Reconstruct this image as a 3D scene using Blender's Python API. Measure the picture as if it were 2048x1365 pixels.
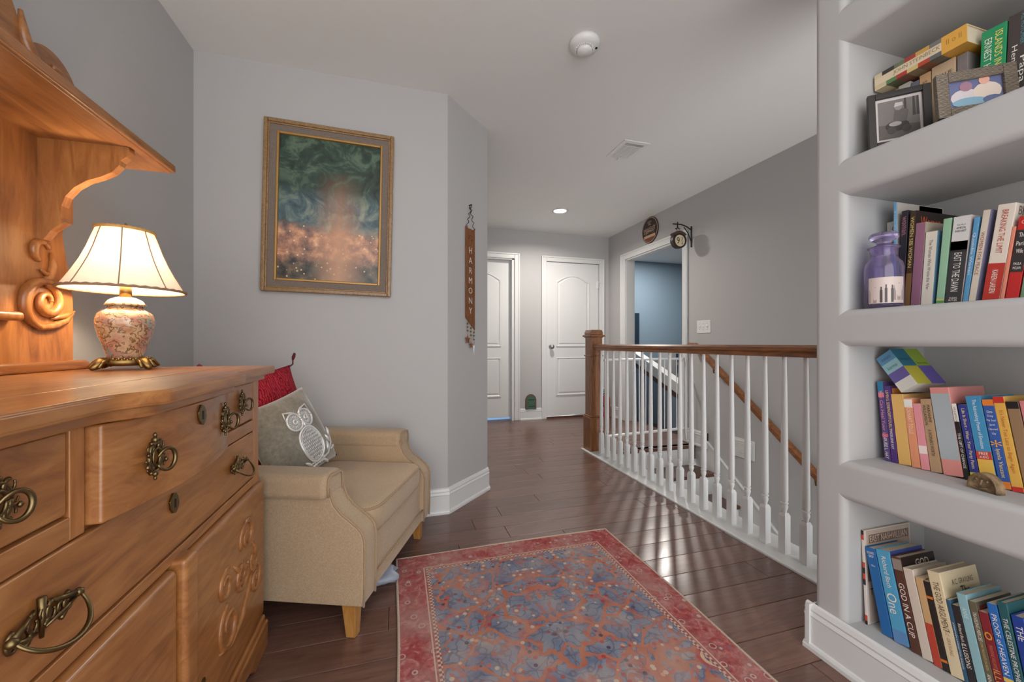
import bpy, bmesh, math, random
from mathutils import Matrix, Vector
R = math.radians
random.seed(7)
scene = bpy.context.scene
for o in list(bpy.data.objects): bpy.data.objects.remove(o)

# ---------------- camera ----------------
TH = R(16.146)
cam = bpy.data.cameras.new('camera'); camo = bpy.data.objects.new('camera', cam)
scene.collection.objects.link(camo); scene.camera = camo
camo.location = (0, 0, 0.985); camo.rotation_euler = (R(90), 0, -TH)
cam.sensor_width = 36; cam.lens = 13.904; cam.shift_y = 0.0022; cam.clip_start = 0.02
# ---------------- world, exposure ----------------
w = bpy.data.worlds.new('world'); scene.world = w; w.use_nodes = True
w.node_tree.nodes['Background'].inputs[0].default_value = (0.98, 0.975, 0.97, 1)
w.node_tree.nodes['Background'].inputs[1].default_value = 2.0
vs = scene.view_settings
vs.view_transform = 'Standard'; vs.look = 'None'; vs.gamma = 1; vs.use_curve_mapping = False
vs.exposure = 0.75
# ---------------- lights (the recessed can's fitting is built further down) ----------------
def area(name, loc, size, power, col=(1, 0.93, 0.84), rot=(0, 0, 0), shape='DISK', spread=180):
    l = bpy.data.lights.new(name, 'AREA'); l.shape = shape; l.size = size; l.energy = power; l.color = col
    l.spread = R(spread)
    o = bpy.data.objects.new(name, l); scene.collection.objects.link(o); o.location = loc; o.rotation_euler = rot
    return o
CANS = [(1.70, 3.99)]        # the one recessed light the photograph shows
area('can_light', (1.70, 3.99, 2.418), 0.13, 14, spread=160)
# the blue room's own light: throws the baluster shadows fanning from the doorway
area('blue_room_light_offscreen', (3.90, 5.15, 2.418), 0.13, 26, (1, 0.95, 0.88))
# daylight in the room behind the left door, seen as the blue strip under it
area('bath_window_offscreen', (1.05, 6.15, 1.2), .8, 14, (.35, .62, 1.0), (R(-90), 0, 0), 'SQUARE')

# ---------------- helpers ----------------
col = scene.collection
def wm(o):
    m = o.matrix_basis
    return wm(o.parent) @ o.matrix_parent_inverse @ m if o.parent else m.copy()
def link(o, parent=None, keep=True):
    col.objects.link(o)
    if parent:
        o.parent = parent
        if keep: o.matrix_parent_inverse = wm(parent).inverted()
    return o
def obj(name, bm, mat, parent=None, smooth=None, bevel=0, seg=2, keep=True, angle=40):
    me = bpy.data.meshes.new(name)
    bmesh.ops.recalc_face_normals(bm, faces=bm.faces)
    bm.to_mesh(me); bm.free()
    if mat: me.materials.append(mat)
    o = bpy.data.objects.new(name, me)
    link(o, parent, keep)
    if smooth:
        for p in me.polygons: p.use_smooth = True
    if bevel:
        b = o.modifiers.new('bevel', 'BEVEL'); b.width = bevel; b.segments = seg; b.limit_method = 'ANGLE'; b.angle_limit = R(angle)
        if smooth is None:
            for p in me.polygons: p.use_smooth = True
            wn = o.modifiers.new('wn', 'WEIGHTED_NORMAL'); wn.keep_sharp = True
    return o
def tag(o, label, cat=None, group=None, kind=None):
    if label: o['label'] = label
    if cat: o['category'] = cat
    if group: o['group'] = group
    if kind: o['kind'] = kind
    return o
def struct(o): o['kind'] = 'structure'; return o
def empty(name, loc, rz=0, parent=None):
    o = bpy.data.objects.new(name, None); o.location = loc; o.rotation_euler = (0, 0, rz); o.empty_display_size = .05
    link(o, parent); return o
def B(): return bmesh.new()
def box(bm, x0, x1, y0, y1, z0, z1, mat=None):
    c = ((x0+x1)/2, (y0+y1)/2, (z0+z1)/2)
    m = Matrix.Translation(c) @ Matrix.Diagonal((abs(x1-x0), abs(y1-y0), abs(z1-z0), 1))
    if mat is not None: m = mat @ m
    bmesh.ops.create_cube(bm, size=1, matrix=m); return bm
def bx(*a): return box(B(), *a)
def prism(bm, pts, axis, a0, a1):
    # pts 2d; axis 'x': (y,z); 'y': (x,z); 'z': (x,y)
    def P(p, a): return {'x': (a, p[0], p[1]), 'y': (p[0], a, p[1]), 'z': (p[0], p[1], a)}[axis]
    v0 = [bm.verts.new(P(p, a0)) for p in pts]; v1 = [bm.verts.new(P(p, a1)) for p in pts]
    n = len(pts)
    f0 = bm.faces.new(v0); f1 = bm.faces.new(v1[::-1])
    for i in range(n): bm.faces.new((v0[i], v0[(i+1) % n], v1[(i+1) % n], v1[i]))
    if n > 4:
        f0.normal_update(); f1.normal_update(); bmesh.ops.triangulate(bm, faces=[f0, f1])
    return bm
def lathe(bm, prof, seg=32, c=(0, 0, 0), cap=True):
    rings = []
    for r, z in prof:
        rings.append([bm.verts.new((c[0]+r*math.cos(2*math.pi*i/seg), c[1]+r*math.sin(2*math.pi*i/seg), c[2]+z)) for i in range(seg)])
    for a, b in zip(rings, rings[1:]):
        for i in range(seg): bm.faces.new((a[i], a[(i+1) % seg], b[(i+1) % seg], b[i]))
    if cap:
        if prof[0][0] > 1e-4: bm.faces.new(rings[0][::-1])
        if prof[-1][0] > 1e-4: bm.faces.new(rings[-1])
    return bm
def tube(bm, pts, rad, seg=8, closed=False, flat=None):
    pts = [Vector(p) for p in pts]; n = len(pts)
    if not hasattr(rad, '__len__'): rad = [rad]*n
    rings = []; prev = None
    for i, p in enumerate(pts):
        if closed: t = pts[(i+1) % n]-pts[i-1]
        else: t = pts[min(i+1, n-1)]-pts[max(i-1, 0)]
        if t.length < 1e-9: t = Vector((0, 0, 1))
        t.normalize()
        if prev is None:
            u = t.orthogonal().normalized()
            if flat is not None:
                u = Vector(flat)-t*t.dot(Vector(flat)); u.normalize()
        else:
            u = prev-t*prev.dot(t)
            if u.length < 1e-6: u = t.orthogonal()
            u.normalize()
        if flat is not None:
            u = Vector(flat)-t*t.dot(Vector(flat))
            u = u.normalized() if u.length > 1e-6 else t.orthogonal().normalized()
        prev = u; v = t.cross(u)
        rings.append([bm.verts.new(p+rad[i]*(math.cos(2*math.pi*k/seg)*u+math.sin(2*math.pi*k/seg)*v)) for k in range(seg)])
    m = n if closed else n-1
    for i in range(m):
        a, b = rings[i], rings[(i+1) % n]
        for k in range(seg): bm.faces.new((a[k], a[(k+1) % seg], b[(k+1) % seg], b[k]))
    if not closed:
        bm.faces.new(rings[0][::-1]); bm.faces.new(rings[-1])
    return bm
def xform(bm, M): bmesh.ops.transform(bm, matrix=M, verts=bm.verts); return bm
def copyobj(o, parent=None, loc=None):
    c = o.copy(); col.objects.link(c)
    if parent: c.parent = parent
    if loc is not None: c.location = loc
    return c

# ---------------- materials ----------------
def mat(name, c, rough=0.5, metal=0, spec=0.5, **k):
    m = bpy.data.materials.new(name); m.use_nodes = True
    b = m.node_tree.nodes['Principled BSDF']
    b.inputs['Base Color'].default_value = (*c, 1); b.inputs['Roughness'].default_value = rough
    b.inputs['Metallic'].default_value = metal; b.inputs['Specular IOR Level'].default_value = spec
    for key, v in k.items(): b.inputs[key].default_value = v
    return m
def N(m, t, **k):
    n = m.node_tree.nodes.new(t)
    for a, v in k.items(): setattr(n, a, v)
    return n
def L(m, a, b): m.node_tree.links.new(a, b)
def srgb(*c):
    return tuple(((v/255)/12.92 if v/255 <= .04045 else ((v/255+.055)/1.055)**2.4) for v in c)
def bsdf(m): return m.node_tree.nodes['Principled BSDF']
def ramp(m, fac, stops, interp='LINEAR'):
    r = N(m, 'ShaderNodeValToRGB'); r.color_ramp.interpolation = interp
    e = r.color_ramp.elements
    while len(e) < len(stops): e.new(0.5)
    for s, (p, c) in zip(e, stops): s.position = p; s.color = (*c, 1)
    L(m, fac, r.inputs[0]); return r
def coords(m, scale=(1, 1, 1), kind='Object', rot=(0, 0, 0)):
    t = N(m, 'ShaderNodeTexCoord'); p = N(m, 'ShaderNodeMapping')
    p.inputs['Scale'].default_value = scale; p.inputs['Rotation'].default_value = rot
    L(m, t.outputs[kind], p.inputs[0]); return p.outputs[0]
def noise(m, vec, scale=5, detail=4, rough=.5, dist=0):
    n = N(m, 'ShaderNodeTexNoise'); n.inputs['Scale'].default_value = scale; n.inputs['Detail'].default_value = detail
    n.inputs['Roughness'].default_value = rough; n.inputs['Distortion'].default_value = dist
    if vec: L(m, vec, n.inputs['Vector'])
    return n
def mixc(m, a, b, fac, blend='MIX'):
    x = N(m, 'ShaderNodeMix', data_type='RGBA', blend_type=blend)
    for s, v in ((x.inputs[0], fac), (x.inputs[6], a), (x.inputs[7], b)):
        if hasattr(v, 'is_output') or isinstance(v, bpy.types.NodeSocket): L(m, v, s)
        else: s.default_value = v if not isinstance(v, tuple) else (*v, 1)
    return x.outputs[2]
def mth(m, op, a, b=0.0):
    x = N(m, 'ShaderNodeMath', operation=op)
    for s, v in ((x.inputs[0], a), (x.inputs[1], b)):
        if isinstance(v, bpy.types.NodeSocket): L(m, v, s)
        else: s.default_value = v
    return x.outputs[0]
def bump(m, h, strength=.2, dist=.002):
    b = N(m, 'ShaderNodeBump'); b.inputs['Strength'].default_value = strength; b.inputs['Distance'].default_value = dist
    L(m, h, b.inputs['Height']); L(m, b.outputs[0], bsdf(m).inputs['Normal'])
def paint(name, c, rough=.6, bs=.08, bscale=220):
    m = mat(name, c, rough, spec=.35); v = coords(m)
    bump(m, noise(m, v, bscale, 2).outputs[0], bs, .001); return m
def wood(name, c1, c2, c3, stretch=(1, 12, 12), scale=6, rough=.35, coat=.3, rnd=0.0):
    m = mat(name, c1, rough); v = coords(m, stretch)
    n = noise(m, v, scale, 7, .62, 1.2)
    r = ramp(m, n.outputs[0], [(.25, c3), (.48, c1), (.72, c2)])
    n2 = noise(m, coords(m, (1, 1, 1)), 3, 3)
    out = mixc(m, r.outputs[0], c3, mth(m, 'MULTIPLY', n2.outputs[0], .35))
    if rnd:
        oi = N(m, 'ShaderNodeObjectInfo'); h = N(m, 'ShaderNodeHueSaturation'); L(m, out, h.inputs['Color'])
        L(m, mth(m, 'ADD', mth(m, 'MULTIPLY', oi.outputs['Random'], rnd), 1-rnd/2), h.inputs['Value']); out = h.outputs[0]
    L(m, out, bsdf(m).inputs['Base Color'])
    bsdf(m).inputs['Coat Weight'].default_value = coat; bsdf(m).inputs['Coat Roughness'].default_value = .18
    bump(m, n.outputs[0], .06, .001); return m
def fabric(name, c1, c2, scale=420, rough=.95, bs=.5):
    m = mat(name, c1, rough, spec=.15); v = coords(m)
    n = noise(m, v, scale, 3, .7); n2 = noise(m, v, 9, 3)
    r = ramp(m, n.outputs[0], [(.3, c2), (.7, c1)])
    L(m, mixc(m, r.outputs[0], c2, mth(m, 'MULTIPLY', n2.outputs[0], .3)), bsdf(m).inputs['Base Color'])
    bsdf(m).inputs['Sheen Weight'].default_value = .25
    bump(m, n.outputs[0], bs, .002); return m
M = {}
M['wall'] = paint('wall_paint', srgb(184, 183, 183), .6)
M['wallb'] = paint('bookcase_paint', srgb(184, 183, 183), .6)
M['ceil'] = paint('ceiling_paint', srgb(232, 232, 230), .75, .12, 160)
M['trim'] = mat('trim_paint', srgb(218, 219, 219), .32)
M['door'] = mat('door_paint', srgb(218, 219, 219), .36)
M['blue'] = paint('blue_paint', srgb(126, 146, 163), .55)
M['oak'] = wood('oak_railing', srgb(138, 84, 42), srgb(172, 112, 58), srgb(78, 42, 20), (10, 1.2, 10), 5, .32, .4)
M['oakv'] = wood('oak_newel', srgb(138, 86, 44), srgb(170, 112, 58), srgb(72, 40, 18), (10, 10, 1.2), 5, .32, .4)
M['floor'] = wood('floor_walnut', srgb(108, 78, 67), srgb(124, 92, 80), srgb(88, 61, 52), (1.2, 12, 12), 5, .30, .25, .30)
M['tread'] = wood('stair_tread', srgb(92, 60, 46), srgb(116, 78, 60), srgb(62, 38, 30), (1.2, 12, 12), 5, .28, .3)
M['dress'] = wood('dresser_oak', srgb(158, 102, 54), srgb(184, 128, 74), srgb(116, 70, 38), (9, 1.3, 9), 4, .34, .35)
M['dressv'] = wood('dresser_oak_upright', srgb(168, 108, 56), srgb(194, 134, 76), srgb(128, 78, 40), (9, 9, 1.3), 4, .34, .35)
M['gold'] = mat('antique_brass', srgb(150, 122, 76), .38, 1)
M['brass'] = mat('aged_brass', srgb(122, 104, 72), .36, 1)
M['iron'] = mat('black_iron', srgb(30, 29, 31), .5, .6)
M['chrome'] = mat('satin_nickel', srgb(190, 188, 184), .28, 1)
M['white'] = mat('white_plastic', srgb(228, 228, 226), .4)
M['dark'] = mat('near_black', srgb(24, 20, 20), .8)  # plain near-black of the frame backings and the test button
M['grey'] = mat('grey_plastic', srgb(150, 150, 150), .5)
def flat(name, c, rough=.55, **k): return mat(name, srgb(*c), rough, **k)
_fc = {}
def F(*c):
    if c not in _fc: _fc[c] = flat('print_%d_%d_%d' % c, c, .42)
    return _fc[c]
def text(body, size, mtx, m, parent, name='lettering', ext=.0004, ax='CENTER', ay='CENTER', sx=1, bold=0, keep=True):
    cu = bpy.data.curves.new('t', 'FONT'); cu.body = body; cu.size = size; cu.align_x = ax; cu.align_y = ay
    cu.extrude = ext; cu.offset = bold; cu.resolution_u = 2
    t = bpy.data.objects.new('t', cu)
    me = bpy.data.meshes.new_from_object(t); bpy.data.objects.remove(t); bpy.data.curves.remove(cu)
    me.transform(Matrix.Diagonal((sx, 1, 1, 1))); me.transform(mtx)
    me.materials.clear(); me.materials.append(m); me.name = name
    o = bpy.data.objects.new(name, me); link(o, parent, keep); return o
def frame(origin, xa, ya):
    x = Vector(xa).normalized(); y = Vector(ya).normalized(); z = x.cross(y)
    m = Matrix((x, y, z)).transposed().to_4x4(); m.translation = Vector(origin); return m
# =====================================================  THE SETTING
H = 2.43
XL, YP, XR, YB = -0.966, 2.31, 2.78, 4.834      # left wall, picture wall, right wall, far wall
PROF = [(0, 0), (.022, 0), (.022, .012), (.018, .02), (.013, .022), (.013, .105), (.016, .11), (.011, .122), (.013, .128), (.008, .142), (0, .146)]
def baseboard(name, p0, p1, n, parent=None):
    """profile swept from p0 to p1; n = outward normal (2d)"""
    bm = B(); a = []
    for p in (p0, p1): a.append([bm.verts.new((p[0]+n[0]*d, p[1]+n[1]*d, z)) for d, z in PROF])
    k = len(PROF)
    for i in range(k): bm.faces.new((a[0][i], a[0][(i+1) % k], a[1][(i+1) % k], a[1][i]))
    bm.faces.new(a[0]); bm.faces.new(a[1][::-1])
    return struct(obj(name, bm, M['trim'], parent))
# ceiling, walls
struct(obj('ceiling', bx(-1.1, 6.2, -.9, 6.3, H, H+.08), M['ceil']))
struct(obj('wall_left', bx(XL-.1, XL, -.9, YP+.1, 0, H), M['wall']))
struct(obj('wall_picture', bx(XL, .28, YP, YP+.1, 0, H), M['wall']))
bm = B(); prism(bm, [(.28, YP), (.583, 2.613), (.583, 2.75), (.483, 2.75), (.483, 2.654), (.24, 2.41), (.24, YP+.05)], 'z', 0, H)
struct(obj('wall_angled', bm, M['wall']))
struct(obj('wall_hall', bx(.483, .583, 2.75, YB+.1, 0, H), M['wall']))
bm = B()   # far wall with two door openings
for a in ((.583, .69, 0, H), (1.43, 1.866, 0, H), (2.626, XR, 0, H), (.69, 1.43, 2.062, H), (1.866, 2.626, 2.056, H)):
    box(bm, a[0], a[1], YB, YB+.12, a[2], a[3])
struct(obj('wall_back', bm, M['wall']))
bm = B()   # right wall: doorway Y 3.37..4.41, runs on down the stairwell
for a in ((.1, 3.365, -2.3, H), (4.416, YB+.12, 0, H), (3.365, 4.416, 2.045, H), (3.21, YB+.12, -2.3, -.02)):
    box(bm, XR, XR+.12, a[0], a[1], a[2], a[3])
struct(obj('wall_right', bm, M['wall']))
# rear part of the room beside the viewer
# bookcase wall with niches
bw = struct(obj('wall_bookcase', bx(1.65, 1.90, -.60, .955, 0, H), M['wallb']))
YN = .862
def bull(bm_, name): 
    o = obj(name, bm_, M['wallb'], bw, bevel=.02, seg=5); return o
bull(bx(1.29, 1.66, YN, .955, 0, H+.02), 'post')
bull(bx(1.29, 1.66, -.60, -.50, 0, H+.02), 'post')
for z0, z1 in ((-.05, .138), (.512, .631), (.976, 1.0856), (1.431, 1.5435), (1.892, 2.005), (2.35, H+.05)):
    bull(bx(1.2901, 1.66, -.56, .91, z0, z1), 'shelf')
# baseboards
baseboard('baseboard_left', (XL, -.9), (XL, YP), (1, 0))
baseboard('baseboard_picture', (XL, YP), (.28+.009, YP), (0, -1))
baseboard('baseboard_angled', (.28, YP), (.583, 2.613), (.7071, -.7071))
baseboard('baseboard_hall', (.583, 2.613), (.583, YB), (1, 0))
baseboard('baseboard_back', (1.503, YB), (1.797, YB), (0, -1))
baseboard('baseboard_corner', (2.708, YB), (XR, YB), (0, -1))
baseboard('baseboard_right', (XR, YB), (XR, 4.52), (-1, 0))
baseboard('baseboard_stair', (XR, 3.295), (XR, 3.03), (-1, 0))
baseboard('baseboard_bookcase', (1.29, -.6), (1.29, .955+.02), (-1, 0))
baseboard('baseboard_bookcase_end', (1.29-.02, .955), (1.64, .955), (0, 1))
# stair skirt along the right wall
bm = B(); sl = .74
def sk(y): return .065-(3.03-y)*sl
prism(bm, [(3.03, .146), (3.03, -.5), (.3, sk(.3)-.5), (.3, sk(.3)), (3.0, sk(3.0)), (3.03, sk(3.03)+.01)], 'x', XR-.013, XR)
struct(obj('trim_stair_skirt', bm, M['trim']))
bm = B(); prism(bm, [(3.03, sk(3.03)+.012), (3.03, sk(3.03)-.012), (.3, sk(.3)-.012), (.3, sk(.3)+.012)], 'x', XR-.024, XR)
struct(obj('trim_skirt_cap', bm, M['trim'], bevel=.005))
# floor slab and planks
fl = B()
box(fl, XL-.1, 1.65, -.87, 3.2, -.14, -.012); box(fl, XL-.1, 2.90, 3.2, YB+.12, -.14, -.012)
floor = struct(obj('floor', fl, M['tread']))
PW = .127; rows = int((3.2+1.0)/PW)
def plank(x0, x1, y0, y1):
    key = None
    bm = bx(x0+.0008, x1-.0008, y0+.0008, y1-.0008, -.014, 0)
    o = obj('plank', bm, M['floor'], floor, bevel=.0015, seg=1); return o
y = 3.2-PW*32; rnd = random.Random(3)
while y < YB+.1:
    y1 = min(y+PW, YB+.12)
    xa, xb = (XL, 1.65) if y < 3.19 else ((.583, 2.90) if y > 2.75 else (XL, 2.9))
    x = xa-rnd.random()*.9
    while x < xb:
        ln = rnd.choice((.55, .8, 1.05, 1.2, 1.4)); x1 = x+ln
        a, b = max(x, xa), min(x1, xb)
        if b-a > .02: plank(a, b, y, y1)
        x = x1
    y += PW
# door casings and doors
def casing(name, bm): return struct(obj(name, bm, M['trim'], bevel=.006, seg=2))
def case_y(name, x0, x1, zt, w=.07, Y=YB):
    bm = B()
    box(bm, x0-w, x0, Y-.018, Y, 0, zt+w); box(bm, x1, x1+w, Y-.018, Y, 0, zt+w); box(bm, x0, x1, Y-.0179, Y, zt, zt+w)
    box(bm, x0-w, x0-w+.022, Y-.026, Y, 0, zt+w); box(bm, x1+w-.022, x1+w, Y-.026, Y, 0, zt+w); box(bm, x0-w+.022, x1+w-.022, Y-.0259, Y, zt+w-.022, zt+w)
    return casing(name, bm)
case_y('trim_1', .69, 1.43, 2.062); case_y('trim_2', 1.866, 2.632, 2.056)
bm = B(); box(bm, 1.40, 1.43, YB+.001, YB+.12, 0, 2.062); box(bm, .69, 1.43, YB+.001, YB+.12, 2.05, 2.09); struct(obj('trim_3', bm, M['trim']))
w_ = .075
bm = B(); box(bm, XR-.018, XR, 3.365-w_+.005, 3.365, 0, 2.045+w_); box(bm, XR-.018, XR, 4.416, 4.416+w_+.02, 0, 2.045+w_); box(bm, XR-.0179, XR, 3.365, 4.416, 2.045, 2.045+w_)
box(bm, XR-.026, XR, 3.365-w_+.005, 3.365-w_+.027, 0, 2.12); box(bm, XR-.026, XR, 4.416+w_-.002, 4.416+w_+.02, 0, 2.12); box(bm, XR-.0259, XR, 3.3, 4.5, 2.098, 2.12)
casing('trim_4', bm)
bm = B(); box(bm, XR, XR+.12, 3.3651, 3.378, 0, 2.045); box(bm, XR, XR+.12, 4.402, 4.4159, 0, 2.045); box(bm, XR, XR+.12, 3.366, 4.415, 2.030, 2.0449)
struct(obj('trim_5', bm, M['trim']))
def door(name, x0, x1, z0, z1, Y, knob=None):
    d = struct(obj(name, bx(x0, x1, Y, Y+.04, z0, z1), M['door'], bevel=.003, seg=1))
    W = x1-x0; xa, xb = x0+.125*W/.76*1.05, x1-.125*W/.76*1.05
    def arch(ins, zb, zt, rise):
        pts = [(xa+ins, zb+ins), (xb-ins, zb+ins), (xb-ins, zt-ins*.6)]
        if rise:
            for i in range(1, 12):
                f = i/12; pts.append((xb-ins+(xa-xb+2*ins)*f, zt-ins*.6+rise*math.sin(math.pi*f)))
        pts.append((xa+ins, zt-ins*.6)); return pts
    for zb, zt, rise in ((.935, 1.80, .085), (.29, .80, 0)):
        bm = B(); lo = []
        for ins, dy in ((0, .0), (.009, -.011), (.02, -.011), (.034, .001), (.054, -.008), (.056, -.008)):
            lo.append([bm.verts.new((x, Y+dy, z)) for x, z in arch(ins, zb, zt, rise)])
        for a, b in zip(lo, lo[1:]):
            for i in range(len(a)): bm.faces.new((a[i], a[(i+1) % len(a)], b[(i+1) % len(a)], b[i]))
        f = bm.faces.new(lo[-1]); f.normal_update(); bmesh.ops.triangulate(bm, faces=[f])
        obj('panel', bm, M['door'], d)
    if knob:
        kb = B(); lathe(kb, [(.001, 0), (.03, .001), (.03, .006), (.011, .012), (.011, .028), (.026, .036), (.03, .05), (.024, .062), (.001, .066)], 20)
        xform(kb, Matrix.Translation((knob[0], Y-.0005, knob[1])) @ Matrix.Rotation(R(90), 4, 'X'))
        obj('knob', kb, M['chrome'], d, smooth=True)
    return d
door('door_1', .70, 1.40, .035, 2.05, YB+.075)
d2 = door('door_2', 1.868, 2.624, .03, 2.052, YB+.004, (1.932, .94))
bm = B(); box(bm, 2.60, 2.618, YB-.012, YB+.004, 1.725, 1.83); tube(bm, [(2.618, YB-.014, 1.81), (2.64, YB-.03, 1.81), (2.665, YB-.03, 1.80)], .004, 6)
obj('safety_latch', bm, M['white'], d2)
struct(obj('threshold', bx(1.868, 2.625, YB-.004, YB+.06, 0, .024), M['tread']))
# room behind door_1 (cold daylight leaks under the door)
bm = B(); box(bm, .3, 2.0, 6.2, 6.3, -.1, H); box(bm, .3, .4, YB+.12, 6.2, -.1, H); box(bm, 1.75, 1.85, YB+.12, 6.2, -.1, H)
struct(obj('wall_bath', bm, M['wall']))
struct(obj('floor_bath', bx(.3, 1.85, YB+.12, 6.3, -.14, -.001), M['trim']))
# blue room beyond the doorway, one step down
struct(obj('wall_blue_far', bx(2.9, 6.2, 6.06, 6.16, -.4, H), M['blue']))
struct(obj('wall_blue_right', bx(6.1, 6.2, 1.0, 6.06, -.4, H), M['blue']))
struct(obj('wall_blue_near', bx(2.9, 6.2, .9, 1.0, -.4, H), M['blue']))
struct(obj('wall_blue_side', bx(2.88, 2.92, 4.95, 6.06, -.4, H), M['blue']))
struct(obj('floor_blue', bx(2.90, 6.2, 1.0, 6.06, -.3, -.17), M['tread']))
bm = B(); prism(bm, [(3.45, -.17), (5.75, -.17), (5.75, .985-.16), (5.38, .845-.16), (4.44, .487-.16), (3.45, .11-.16)], 'x', 3.55, 3.64)
hw = struct(obj('wall_blue_half', bm, M['blue']))
bm = B(); prism(bm, [(3.45, .11), (3.45, -.02), (4.44, .34), (5.38, .70), (5.75, .84), (5.75, .985), (5.38, .845), (4.44, .487)], 'x', 3.53, 3.66)
struct(obj('trim_half_wall_cap', bm, M['trim'], bevel=.006))
bm = B(); prism(bm, [(3.45, -.025), (3.45, -.09), (4.44, .27), (5.38, .63), (5.75, .77), (5.75, .835), (5.38, .695), (4.44, .335)], 'x', 3.538, 3.655)
struct(obj('trim_half_wall_band', bm, M['tread']))
# =====================================================  STAIRCASE AND RAILING
st = empty('staircase', (2.3, 3.2, 0))
tag(st, 'staircase descending beside the white balustrade, dark treads with white risers', 'staircase')
RISE, RUN = .19, .262
for i in range(8):
    yy, zz = 3.2-RUN*i, -RISE*i
    if i: obj('tread', bx(1.861, XR-.0135, yy-.025, yy+RUN+.005, zz-.03, zz), M['tread'], st, bevel=.008, seg=3)
    else: obj('nosing', bx(1.861, XR-.0135, yy-.025, yy+.06, -.03, 0), M['tread'], st, bevel=.008, seg=3)
    obj('riser', bx(1.861, XR-.0135, yy, yy+.018, zz-RISE, zz-.03), M['trim'], st)
struct(obj('wall_stair_side', bx(1.80, 1.857, .1, 3.2, -2.3, -.02), M['wall']))

rl = empty('stair_railing', (1.74, 3.3, 0))
tag(rl, 'white balustrade with oak handrail and square oak newel post along the stairwell', 'railing')
obj('base_board', bx(1.645, 1.859, .955, 3.36, -.03, .006), M['trim'], rl, bevel=.004)
obj('base_nosing', bx(1.640, 1.662, .955, 3.365, -.006, .010), M['trim'], rl, bevel=.004)
# newel
nw = obj('newel_post', bx(1.683, 1.797, 3.243, 3.357, 0, 1.055), M['oakv'], rl, bevel=.003)
def sq(name, hw_, z0, z1, bv=.004):
    return obj(name, bx(1.74-hw_, 1.74+hw_, 3.30-hw_, 3.30+hw_, z0, z1), M['oakv'], nw, bevel=bv)
sq('plinth', .07, 0, .30); sq('plinth_moulding', .074, .298, .312, .005); sq('plinth_moulding', .066, .312, .326, .005)
sq('collar', .066, .865, .878, .004); sq('cap_moulding', .064, 1.035, 1.045, .003); sq('cap_moulding', .076, 1.044, 1.062, .004)
bm = B(); prism(bm, [(-.062, 1.062), (.062, 1.062), (.062, 1.085), (.05, 1.107), (-.05, 1.107), (-.062, 1.085)], 'y', -.062, .062)
xform(bm, Matrix.Translation((1.74, 3.30, 0))); obj('cap', bm, M['oakv'], nw, bevel=.003)
# handrail
hp = [(-.032, .922), (.032, .922), (.032, .94), (.036, .95), (.034, .966), (.02, .977), (-.02, .977), (-.034, .966), (-.036, .95), (-.032, .94)]
bm = B(); prism(bm, [(1.74+a, b) for a, b in hp], 'y', .955, 3.245); obj('handrail', bm, M['oak'], rl)
# baluster mesh: square block, chamfer, turned vase and ring, tapering shaft
bm = B(); box(bm, -.017, .017, -.017, .017, 0, .175)
def sqc(z, h_): return [bm.verts.new((a*h_, b*h_, z)) for a, b in ((-1, -1), (1, -1), (1, 1), (-1, 1))]
a_, b_ = sqc(.175, .017), sqc(.19, .011)
for i in range(4): bm.faces.new((a_[i], a_[(i+1) % 4], b_[(i+1) % 4], b_[i]))
lathe(bm, [(.0115, .185), (.010, .195), (.0135, .207), (.0155, .217), (.0125, .228), (.0165, .231), (.0165, .236), (.0125, .239), (.0158, .247), (.0158, .30), (.0145, .50), (.0118, .75), (.0095, .885), (.0095, .93)], 14)
bal = None
for i in range(22):
    Yb = 3.153-.1017*i
    if Yb < .98: break
    if bal is None:
        bal = obj('baluster', bm, M['trim'], rl, keep=False, smooth=True); 
        mod = bal.modifiers.new('e', 'EDGE_SPLIT'); mod.split_angle = R(35)
        b = bal
    else: b = copyobj(bal, rl)
    b.location = Vector((1.74, Yb, .004))-Vector(rl.location)
# wall handrail
hr = empty('wall_handrail', (2.72, 3.1, .95))
tag(hr, 'oak wall-mounted handrail sloping down the stairwell wall', 'handrail')
pf = [(-.022, -.03), (.022, -.03), (.026, -.012), (.026, .012), (.016, .026), (-.016, .026), (-.026, .012), (-.026, -.012)]
bm = B(); rings = []
for yy, zz in ((3.20, .965), (3.115, .962), (3.06, .925), (.3, .925-(3.06-.3)*.775)):
    rings.append([bm.verts.new((2.715+a, yy, zz+b)) for a, b in pf])
for a, b in zip(rings, rings[1:]):
    for i in range(8): bm.faces.new((a[i], a[(i+1) % 8], b[(i+1) % 8], b[i]))
bm.faces.new(rings[0]); bm.faces.new(rings[-1][::-1])
obj('rail', bm, M['oak'], hr)
for yy in (2.9, 2.0, 1.1):
    zz = .925-(3.06-yy)*.775-.03
    bm = B(); tube(bm, [(2.715, yy, zz), (2.72, yy, zz-.05), (XR-.003, yy, zz-.06)], .006, 8); box(bm, XR-.006, XR, yy-.02, yy+.02, zz-.09, zz-.03)
    obj('bracket', bm, M['brass'], hr)
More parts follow.
